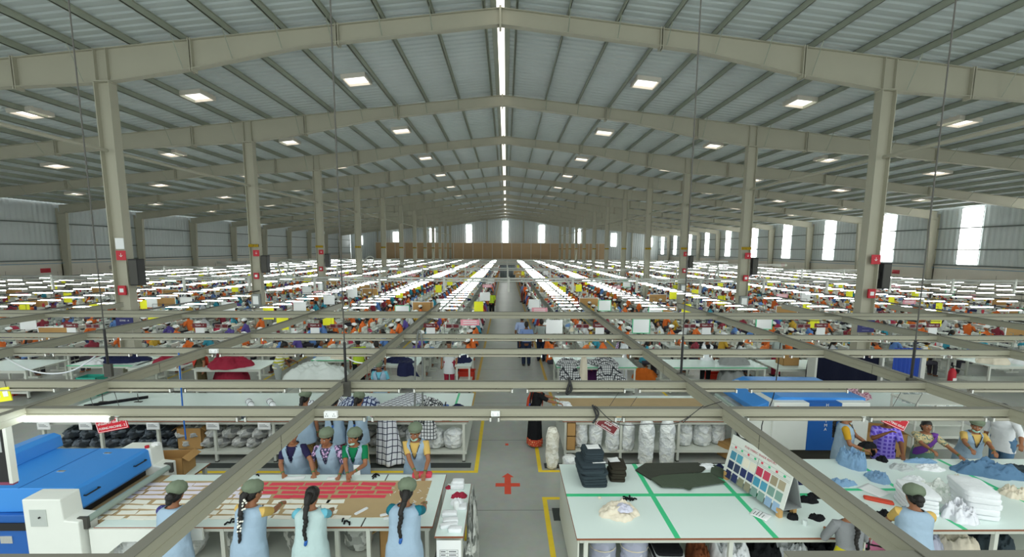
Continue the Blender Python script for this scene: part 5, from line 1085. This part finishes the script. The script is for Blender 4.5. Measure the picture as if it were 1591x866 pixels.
for s in (-1, 1): q.box(s*1.0-.03, s*1.0+.03, -.1, .25, 0, 1.35)
q.box(-1, 1, .1, .14, 1.3, 1.35); q.build('frame', M_pipe, t)
t = thing('fire_extinguisher', 'red fire extinguisher standing by the blue panel', 'extinguisher', (14.55, 13.8, 0)); MB().loft([(0,.1,.1),(.55,.1,.1),(.63,.07,.07),(.68,.03,.03)], 16).build('cylinder', M_red, t, .7); MB().tube([(0,0,.68),(0,0,.76),(.08,0,.74)], .02, 8).build('valve', M_black, t); MB().box(-.06,.06,-.105,-.1,.2,.38).build('label', M_paper, t)
t = thing('blue_panel', 'blue corrugated standing panel left of the extinguisher', 'panel', (13.4, 14.2, 0)); MB().sheet(lambda u, v: ((u-.5)*.9, .03*math.sin(u*40), .05+v*1.2), 40, 2, .01).build('sheet', mat('panel_blue', '#2a4fb0', .5), t, .9); MB().box(.45,.6,-.05,.05,0,1.3).build('post', M_pipe, t)
mtable('white table with cream heaps at the right', 15.3, 18.5, 13.4, 14.6); 
for i, (x, mt, lab) in enumerate(((15.9, M_cream, 'left'), (16.9, M_wcl, 'middle'), (17.9, M_cream, 'right'))): heap('crumpled_cloth', f'pale cloth heap, {lab} of three on the right white table', mt, (x, 13.9, .85), 1.0, .7, .3, 230+i)
heap('crumpled_cloth', 'cream cloth spilling down at the right table', M_cream, (17.1, 13.2, .0), 1.2, .6, .8, 240); heap('crumpled_cloth', 'purple cloth near the right frame edge', cloth('violet_cloth', '#6d2f86'), (18.8, 13.4, 0), .5, .4, .9, 241)
mtable('table of white floral cloth at the right, beyond the machine', 8.2, 11.5, 9.6, 10.9, .9); heap('crumpled_cloth', 'white floral cloth spread at the right', patches('floral_white2', ('#e9ece8','#d4dad6','#9aa4a4','#f1f3ef'), 14, .7), (10.2, 10.1, .9), 1.6, .8, .15, 243); heap('crumpled_cloth', 'pink patterned cloth behind the machine', dots('pink_floral', '#c9a9b4', '#8f4a68', 25, .45), (8.6, 10.3, .9), .7, .5, .2, 244)
carton('wide cardboard carton under the right shelf frame', (8.1, 9.2, .1), 1.1, .6, .5, -.2, True)
t = thing('metal_rack', 'bare metal shelf rack behind the saree woman', 'rack', (9.2, 9.1, 0)); q = MB()
for sx in (-.5, .5):
    for sy in (-.3, .3): q.tube([(sx,sy,0),(sx,sy,1.3)], .02, 8)
q.build('uprights', M_pipe, t)
for z in (.3, .8, 1.25): MB().box(-.52,.52,-.32,.32,z,z+.02).build('shelf', M_leg, t)

# ------------------------------------------------------------------ pipe bars across the hall, omega loops, boxes on columns
for k, (y, z) in enumerate(((25., 2.75), (38., 2.75), (52., 2.75), (66., 2.75))):
    t = thing('pipe_bar', ('first', 'second', 'third', 'fourth')[k]+' pale pipe bar across the hall over the lamps', 'bar', (0, y, z)); MB().tube([(-33,0,0),(33,0,0)], .06, 8).build('pipe', mat('bar_grey', '#c3c5bf', .35), t, True); MB().tube([(-33,.0,-.14),(33,0,-.14)], .045, 8).build('lower_pipe', mat('bar_grey', '#c3c5bf'), t, True)
    for i in range(-8, 9):
        MB().box(i*3.6+.35-.06, i*3.6+.35+.06, -.05, .05, -.75, .1).build('post', M_pipe, t)
def omega(label, x, y, z, s=1.):
    t = thing('pipe_loop', label, 'pipe loop', (x, y, z), 0, 'omega pipe loops on the bars'); P = [(-.5,0,0),(-.22,0,.06)]+[(.34*math.sin(a), 0, .62-.34*math.cos(a)) for a in [-.7-.0+(-1)*0 + (-PI*.0) + .0 + i*0 for i in range(0)]]
    P += [(-.15,0,.22)]+[(.3*math.cos(a), 0, .55+.3*math.sin(a)) for a in [math.radians(d) for d in range(230, -51, -20)]]+[(.15,0,.22),(.22,0,.06),(.5,0,0)]
    MB().tube([(p[0]*s, p[1], p[2]*s) for p in P], .05*s, 8).build('loop', mat('loop_grey', '#b9bbb2', .45), t, True)
for i, (px, y, lab) in enumerate(((441, 25., 'omega shaped pipe loop on the first bar at the left'), (1107, 25., 'omega shaped pipe loop on the first bar at the right'), (576, 38., 'omega shaped pipe loop on the second bar at the left'), (985, 38., 'omega shaped pipe loop on the second bar at the right'))):
    p = aty(px, 430, y); omega(lab, p.x, y, 2.8, 1. if y < 30 else 1.1)
def onpost(name, label, cat, c, w, d, h, mt): return tag(MB().box(-w/2, w/2, -d/2, d/2, -h/2, h/2).build(name, mt, None, False, c, 0, .008), label, cat)
for side, s in (('left', -1), ('right', 1)):
    for i, y in enumerate((Y0, Y0+BAY, Y0+2*BAY)):
        w_ = ('nearest', 'second', 'third')[i]
        t = thing('speaker_box', f'black loudspeaker box on the {w_} {side} column', 'loudspeaker', (s*12+.47, y-.05, 3.6)); MB().box(-.14,.14,-.16,.16,-.42,.42).build('cabinet', M_black, t, bevel=.02); MB().box(-.12,.12,-.165,-.16,-.38,.38).build('grille', M_dark, t); MB().box(-.2,-.14,-.04,.04,-.1,.1).build('bracket', M_dark, t)
        sign(f'red square sign on the {w_} {side} column', (s*12+.1, y-.158, 4.13), .3, .3, ['↓'], 0, M_red, 0, 0, 0, False)
        t = thing('call_box', f'small red fire call box on the {w_} {side} column', 'call box', (s*12+.05, y-.18, 3.03)); MB().box(-.12,.12,-.03,.03,-.15,.15).build('case', M_red, t, bevel=.01); MB().box(-.06,.06,-.036,-.03,-.06,.06).build('window', M_paper, t)
        if i == 0: continue
        t = thing('panel_box', f'grey switch box at the foot of the {w_} {side} column', 'switch box', (s*12, y-.225, 1.85)); MB().box(-.2,.2,-.07,.07,-.3,.3).build('case', mat('box_grey', '#8d9290', .5), t, bevel=.01); MB().box(-.13,.13,-.076,-.07,-.2,.2).build('notice', M_paper, t)
t = thing('notice_plate', 'white notice plate on the nearest left column', 'notice', (-11.9, Y0-.165, 4.5)); MB().box(-.13,.13,-.01,.01,-.17,.17).build('plate', M_paper, t)
# things on the side walls
for i, (s, y) in enumerate(((-1, 36), (-1, 44), (1, 41), (1, 58))):
    sign(f'red wall sign on the {"left" if s<0 else "right"} plaster band, {"nearer" if i%2==0 else "farther"}', (s*(XW-.007), y, 2.5), .8, .35, ['EXIT'], 0, M_red, 0, 0, -s*PI/2*-1 if False else s*PI/2, False)

# ------------------------------------------------------------------ the sewing lines
LX = [(-1, k, -2.05-3.3*k) for k in range(10)]+[(1, k, 2.75+3.3*k) for k in range(10)]
ORD = ('first','second','third','fourth','fifth','sixth','seventh','eighth','ninth','tenth')
def near_col(x, y): return abs(abs(x)-12) < .75 and abs((y-Y0+BAY/2) % BAY-BAY/2) < .7
OR1 = mat('vest_orange', '#e2702f', .85); BL1 = mat('uniform_blue', '#5f86c4', .85); MR1 = mat('uniform_maroon', '#8a3040', .85); WH1 = mat('uniform_white', '#d6d9dc', .85); YL1 = mat('uniform_mustard', '#c9a23a', .85); PU1 = mat('uniform_purple', '#5d4f9a', .85); TE1 = mat('uniform_teal', '#3d9db5', .85); CP1 = mat('cap_pale', '#e8eaea', .85); DK1 = mat('skirt_dark', '#3c3a44', .85)
def worker_mesh(i, top, cap, lo=False):                   # seated, facing +X
    q = MB(); n = 8 if lo else 14; kk_ = 5 if lo else 8; ln = .16+.05*(i % 3)
    def R(p): z = p[2]-.5; return (p[0]*math.cos(ln)+z*math.sin(ln), p[1], .5+z*math.cos(ln)-p[0]*math.sin(ln))
    a = MB(); a.loft([(.46,.13,.17),(.6,.115,.15),(.78,.12,.16),(.92,.11,.175),(.99,.075,.13),(1.03,.05,.06),(1.08,.045,.045)], n, 1); a.ell((.015,0,1.18), (.088,.072,.105), n, kk_, 0); a.tube([(.09,0,1.18),(.115,0,1.155)], [.012,.016], 5, 0)
    if cap: a.ell((-.02,0,1.225), (.115,.105,.075), n, kk_, 3)
    a.ell((-.028,0,1.19), (.094,.082,.1), n, kk_, 2)
    if not cap: a.tube([(-.1,0,1.15),(-.14,0,.85)], [.035,.014], 6, 2)
    b = len(q.v); q.v += [R(p) for p in a.v]; q.f += [tuple(b+j for j in f) for f in a.f]; q.m += a.m
    for e in (-1, 1):
        S_ = Vector(R((.0, e*.18, .94))); E_ = Vector((.12+ln*.3, e*.24, .72)); w = Vector((.36, e*.1, .80))
        q.tube([S_, S_.lerp(E_,.6)], [.056,.05], n//2+2, 1, 'round'); q.tube([S_.lerp(E_,.55), E_], [.042,.036], n//2+2, 0, 'round'); q.tube([E_, w], [.035,.024], n//2+2, 0, 'round')
        if not lo:
            for k in range(4): q.tube([w+Vector((-.01,(k-1.5)*.016,0)), w+Vector((.045,(k-1.5)*.018,-.004)), w+Vector((.075,(k-1.5)*.019,-.03))], [.011,.009,.007], 5, 0, 'round')
            q.tube([w, w+Vector((.04,-e*.045,-.01))], [.012,.008], 5, 0, 'round')
            q.ell(w, (.03,.035,.015), 8, 5, 0)
        else: q.ell(w+Vector((.03,0,0)), (.045,.035,.015), 6, 4, 0)
        q.tube([(0,e*.09,.5),(.4,e*.1,.48),(.42,e*.1,.1)], [.1,.085,.06], n//2+2, 4, 'round'); q.tube([(.4,e*.1,.05),(.52,e*.1,.03)], [.04,.03], 6, 0, 'round')
    return q, [M_skin if i % 2 else M_skin2, top, M_hair, CP1, DK1]
TOPS = (('orange', OR1), ('orange', OR1), ('blue', BL1), ('maroon', MR1), ('orange', OR1), ('white', WH1), ('mustard', YL1), ('purple', PU1), ('teal', TE1), ('orange', OR1))
WV = []
for i, (nm, mt) in enumerate(TOPS):
    cap = i % 3 != 2; q, ms = worker_mesh(i, mt, cap); WV.append((nm, cap, q.mesh('seated_worker', ms, True)))
M_stop = mat('sewing_top', '#aeb3ad', .5)
def part_mesh(b, name, ms, sm=.7): return b.mesh(name, ms, sm)
M_mach = mat('machine_ivory', '#cfd2ca', .35); M_mdk = mat('machine_green_grey', '#8d9a90', .4)
def machine():                                             # sewing head on its table, worker on the -X side
    q = MB(); q.box(-.25,.25,-.52,.52,.74,.78)
    for e in (-1, 1):
        q.box(-.03,.03,e*.44-.03,e*.44+.03,.05,.74,1); q.box(-.24,.24,e*.44-.035,e*.44+.035,.0,.05,1)
    q.box(-.02,.02,-.44,.44,.2,.24,1); q.box(-.1,.1,-.3,-.05,.4,.6,1)
    return q
def head():
    q = MB(); q.box(-.08,.08,-.2,.24,.78,.815); q.box(-.06,.06,.12,.24,.815,1.05); q.loft([(0,.055,.065),(.3,.05,.06),(.36,.05,.075)], 10, 0, True, 3.5)
    n0 = len(q.v)-30
    for k in range(n0, len(q.v)): x, y, z = q.v[k]; q.v[k] = (x, .2-z*1.05, 1.0+y)
    q.box(-.045,.045,-.2,-.1,.9,1.02); q.tube([(0,-.15,.9),(0,-.15,.82)], .01, 6, 1); q.tube([(0,.24,.98),(0,.3,.98)], .065, 10, 1); q.tube([(.1,.18,.78),(.1,.18,1.3),(.1,.05,1.3)], .01, 5, 1); q.loft([(1.06,.03,.03,.1,.18),(1.16,.012,.012,.1,.18)], 6, 2)
    return q
TH = [part_mesh(head(), 'sewing_head', [M_mach, M_mdk, mat('thread_'+n, c, .7)]) for n, c in (('red','#c23b4a'),('white','#e8e8e4'),('navy','#2b2f5c'),('yellow','#e0c63a'))]
TM = part_mesh(machine(), 'sewing_table', [M_stop, M_leg])
cands = []
for s, k, x in LX:
    for e in (-1, 1):
        for i in range(64):
            y = 15.3+1.2*i+(.3 if e > 0 else 0); xx = x+e*.5
            if near_col(xx+e*.6, y) or near_col(xx, y): continue
            if k == 0 and s*e < 0 and (s < 0 and 28.2 < y < 30.2 or s > 0 and 35 < y < 38 or 68.8 < y < 71.2): continue
            d = (Vector((xx, y, 0))-CAM).length; pr = (xx-.2-y*.0138)/max(y, 1)
            cands.append((d if abs(pr) < 1.2 else d+500, s, k, x, e, i, xx, y))
cands.sort(key=lambda c: c[0])
def lname(s, k): return f'{ORD[k]} line {"left" if s<0 else "right"} of aisle'
NIND = 262; wr = random.Random(3); mass = [c for c in cands[NIND:] if c[0] < 400]
CB = [(n, mat('bundle_'+n, c, .85)) for n, c in (('navy','#272c52'),('white','#e4e7e6'),('grey','#9b9f9e'),('crimson','#a8324a'),('cream','#ddd3bb'),('blue','#6f8fc0'),('orange','#d8753a'))]
HB = {n: heap_mesh(.42, .3, .14, 300+i, n=16, k=6).mesh('cloth_bundle', mt, True) for i, (n, mt) in enumerate(CB)}
for j, (d, s, k, x, e, i, xx, y) in enumerate(cands[:NIND]):
    sd = 'aisle' if e*s < 0 else 'outer'; rz = 0 if e < 0 else PI
    tb = link('sewing_table', TM); tb.location = (xx, y, 0); tb.rotation_euler[2] = rz; tag(tb, f'white sewing table, {nth(i+1)} from front, {sd} side, {lname(s,k)}', 'table', 'sewing tables along the lines')
    hd_ = link('sewing_machine', TH[j % 4]); hd_.location = (xx, y, 0); hd_.rotation_euler[2] = rz; tag(hd_, f'ivory sewing machine, {nth(i+1)} from front, {sd} side, {lname(s,k)}', 'sewing machine', 'sewing machines along the lines')
    nm, cap, me = WV[(j*7+i) % 10]
    if wr.random() < .93:
        w = link('person', me); w.location = (xx+e*.52, y+wr.uniform(-.05,.05), 0); w.rotation_euler[2] = rz+wr.uniform(-.15,.15); w.scale = (1,1,wr.uniform(.95,1.08))
        tag(w, f'seated worker, {nm} top, {"white cap" if cap else "bareheaded"}, {nth(i+1)} from front, {sd} side, {lname(s,k)}', 'person', 'seated sewing workers')
    if wr.random() < .6:
        n, mt = CB[wr.randrange(7)]; o = link('cloth_bundle', HB[n]); o.location = (xx-e*.05, y+.42, .78); o.rotation_euler[2] = wr.uniform(0, 6); tag(o, f'{n} cloth bundle beside the {nth(i+1)} machine, {sd} side, {lname(s,k)}', 'cloth', 'cloth bundles on the sewing tables')
# everything farther down the lines, too many to count
lows = [worker_mesh(i, mt, i % 3 != 2, True) for i, (nm, mt) in enumerate(TOPS)]
def merged(name, label, cat, items, ms, sm=False):
    q = MB()
    for b, M, mo in items:
        n0 = len(q.v); q.v += [tuple(M@Vector(p)) for p in b.v]; q.f += [tuple(n0+j for j in f) for f in b.f]; q.m += [mo[m_] for m_ in b.m]
    return tag(q.build(name, ms, None, sm), label, cat, None, 'stuff')
wm_ = [M_skin2, M_hair, CP1, DK1, OR1, BL1, MR1, WH1, YL1, PU1, TE1]; ix = {id(m_): n for n, m_ in enumerate(wm_)}
it1, it2, it3 = [], [], []
ma, he = machine(), head()
sm_ = MB(); sm_.box(-.25,.25,-.52,.52,.72,.78); sm_.box(-.05,.05,-.46,-.4,0,.72,1); sm_.box(-.05,.05,.4,.46,0,.72,1)
sh_ = MB(); sh_.box(-.07,.07,-.2,.24,.78,.82); sh_.box(-.06,.06,.1,.24,.82,1.05); sh_.box(-.05,.05,-.2,.12,.95,1.06); sh_.box(-.045,.045,-.2,-.1,.88,.96); sh_.box(.08,.12,.1,.2,1.05,1.25,2)
for j, (d, s, k, x, e, i, xx, y) in enumerate(mass):
    rz = 0 if e < 0 else PI; M = Matrix.Translation((xx, y, 0))@Matrix.Rotation(rz, 4, 'Z'); v = (j*7+i) % 10
    if wr.random() < .9: it1.append((lows[v][0], Matrix.Translation((xx+e*.52, y, 0))@Matrix.Rotation(rz+wr.uniform(-.2,.2), 4, 'Z'), [0, ix[id(TOPS[v][1])], 1, 2, 3]))
    it2.append((sm_, M, [0, 1])); it3.append((sh_, M, [0, 1, 2+wr.randrange(4)]))
merged('crowd_of_workers', 'crowd of seated workers in orange and blue far down the sewing lines', 'crowd', it1, wm_, True)
merged('far_sewing_tables', 'mass of white sewing tables far down the lines', 'tables', it2, [M_stop, M_leg])
merged('far_sewing_machines', 'mass of ivory sewing machines far down the lines', 'sewing machines', it3, [M_mach, M_mdk]+[mat('thread_'+n, '#fff', .7) for n in ('red','white','navy','yellow')])
it4 = []; cb = MB(); cb.box(-.2,.2,-.15,.15,.78,.92)
for j, (d, s, k, x, e, i, xx, y) in enumerate(mass):
    if wr.random() < .5: it4.append((cb, Matrix.Translation((xx-e*.05, y+.4, 0))@Matrix.Rotation(wr.uniform(0,6), 4, 'Z'), [wr.randrange(7)]))
merged('far_cloth_bundles', 'scattered cloth bundles on the far sewing tables', 'cloth', it4, [m_ for _, m_ in CB])
# lamps over each line, on a thin rail
def lamp_b():
    q = MB(); q.box(-.45,.45,-.02,.02,-.032,0); q.box(-.42,.42,-.015,.015,0,.01,1); return q
lm = lamp_b(); lme = lm.mesh('line_lamp', [M_lamp, M_white]); lc = []
ZL = 2.22
for s, k, x in LX:
    y0 = 13.2
    t = thing('lamp_rail', f'thin dark rail carrying the lamps of the {lname(s,k)}', 'rail', (x, y0, ZL+.04)); MB().box(-.025,.025,0,79,0,.055).build('rail', M_dark, t)
    hg = MB()
    for i in range(0, 16): hg.tube([(0, i*5.2+.2, .05), (0, i*5.2+.2, .55)], .008, 4)
    hg.build('hangers', M_dark, t)
    for i in range(77):
        y = y0+1.3+1.0*i
        if near_col(x, y) or near_col(x+.5, y) or near_col(x-.5, y): continue
        d = (Vector((x, y, 2))-CAM).length; pr = x/max(y, 1); lc.append((d if abs(pr) < 1.2 else d+500, s, k, i, x, y))
lc.sort(key=lambda c: c[0])
for d, s, k, i, x, y in lc[:300]:
    o = link('line_lamp', lme); o.location = (x, y, ZL); tag(o, f'lit white lamp, {nth(i+1)} from the front over the {lname(s,k)}', 'lamp', 'lit lamps over the sewing lines')
merged('far_line_lamps', 'countless lit white lamps over the far sewing lines', 'lamps', [(lm, Matrix.Translation((x, y, ZL)), [0, 1]) for d, s, k, i, x, y in lc[300:] if d < 500], [M_lamp, M_white])
# cards, boards and partitions hung along the lines
cr = random.Random(11); cn = {}
M_gb = mat('board_green', '#46c08a', .5); M_pinkb = mat('board_pink', '#e79aa8', .6)
LXD = {(s, k): x for s, k, x in LX}
def hung(kind, s, k, x, y, z, w, h, mt, fr=None, pr=None, yaw=0):
    key = (kind, s, k); cn[key] = cn.get(key, 0)+1
    t = thing('hanging_'+('card' if kind == 'yellow' else 'board'), f'{kind} {"card" if kind == "yellow" else "board"} hung over the {lname(s,k)}, {nth(cn[key])} from the front', 'card' if kind == 'yellow' else 'board', (x, y, z), yaw, f'{kind} boards over the lines')
    MB().box(-w/2, w/2, -.006, .006, -h/2, h/2).build('sheet', mt, t); t.rotation_euler[2] = 0; hz = ZL+.06-z; hx = LXD[(s, k)]-x
    q = MB(); q.tube([(0,0,h/2), (0,0,hz)], .006, 5); q.tube([(0,0,hz), (hx,0,hz)], .008, 5); q.build('hanger', M_dark, t)
    if fr:
        q = MB(); e = .03
        for b in ((-w/2-e, w/2+e, h/2, h/2+e), (-w/2-e, w/2+e, -h/2-e, -h/2), (-w/2-e, -w/2, -h/2, h/2), (w/2, w/2+e, -h/2, h/2)): q.box(b[0], b[1], -.012, .012, b[2], b[3])
        q.build('frame', fr, t)
    if pr:
        q = MB()
        for r in range(2): q.box(-w*.36, w*.36, -.008, -.006, h*(.2-.35*r)-h*.06, h*(.2-.35*r)+h*.06)
        q.build('print', pr, t)
for s, k, x in LX:
    y = 15.4+cr.uniform(0, 2)
    while y < 70:
        r = cr.random(); dx = cr.choice((-1, 1))*cr.uniform(.75, 1.15)
        if not near_col(x+dx, y):
            if r < .3: hung('yellow', s, k, x+dx, y, 1.75, .42, .5, M_yel, None, None, cr.uniform(-.3,.3))
            elif r < .52: hung('white', s, k, x+dx, y, 1.6, .6, .5, M_paper, M_gb if cr.random() < .5 else None, None, cr.uniform(-.3,.3))
            elif r < .66: hung('pink lettered', s, k, x+dx, y, 1.7, .7, .22, M_pinkb, None, M_paper)
            elif r < .82:
                hung('tan framed', s, k, x+dx*.9, y, 1.25, 1.1, .5, M_card, M_paper)
            else: hung('yellow', s, k, x+dx*.8, y, 1.85, .3, .4, M_yel, None, None, cr.uniform(-.5,.5))
        y += cr.uniform(2.2, 4.4)*(1 if y < 40 else 1.6)
# dark cutting machinery closing the far end of the aisle
t = thing('cabinet', 'dark cabinet standing at the far end of the aisle', 'cabinet', (-.2, 70, 0)); MB().box(-.55,.55,-.4,.4,0,1.9).build('body', mat('cabinet_dark', '#4a5054', .5), t, bevel=.02)
for sx in (-1, 1): MB().box(sx*.27-.25, sx*.27+.25, -.42, -.4, .1, 1.8).build('door', mat('cabinet_door', '#6a7276', .5), t)
t = thing('cabinet', 'second dark cabinet right of the first at the aisle end', 'cabinet', (1.05, 70, 0)); MB().box(-.55,.55,-.4,.4,0,1.9).build('body', mat('cabinet_dark', '#4a5054', .5), t, bevel=.02)
for sx in (-1, 1): MB().box(sx*.27-.25, sx*.27+.25, -.42, -.4, .1, 1.8).build('door', mat('cabinet_door', '#6a7276', .5), t)
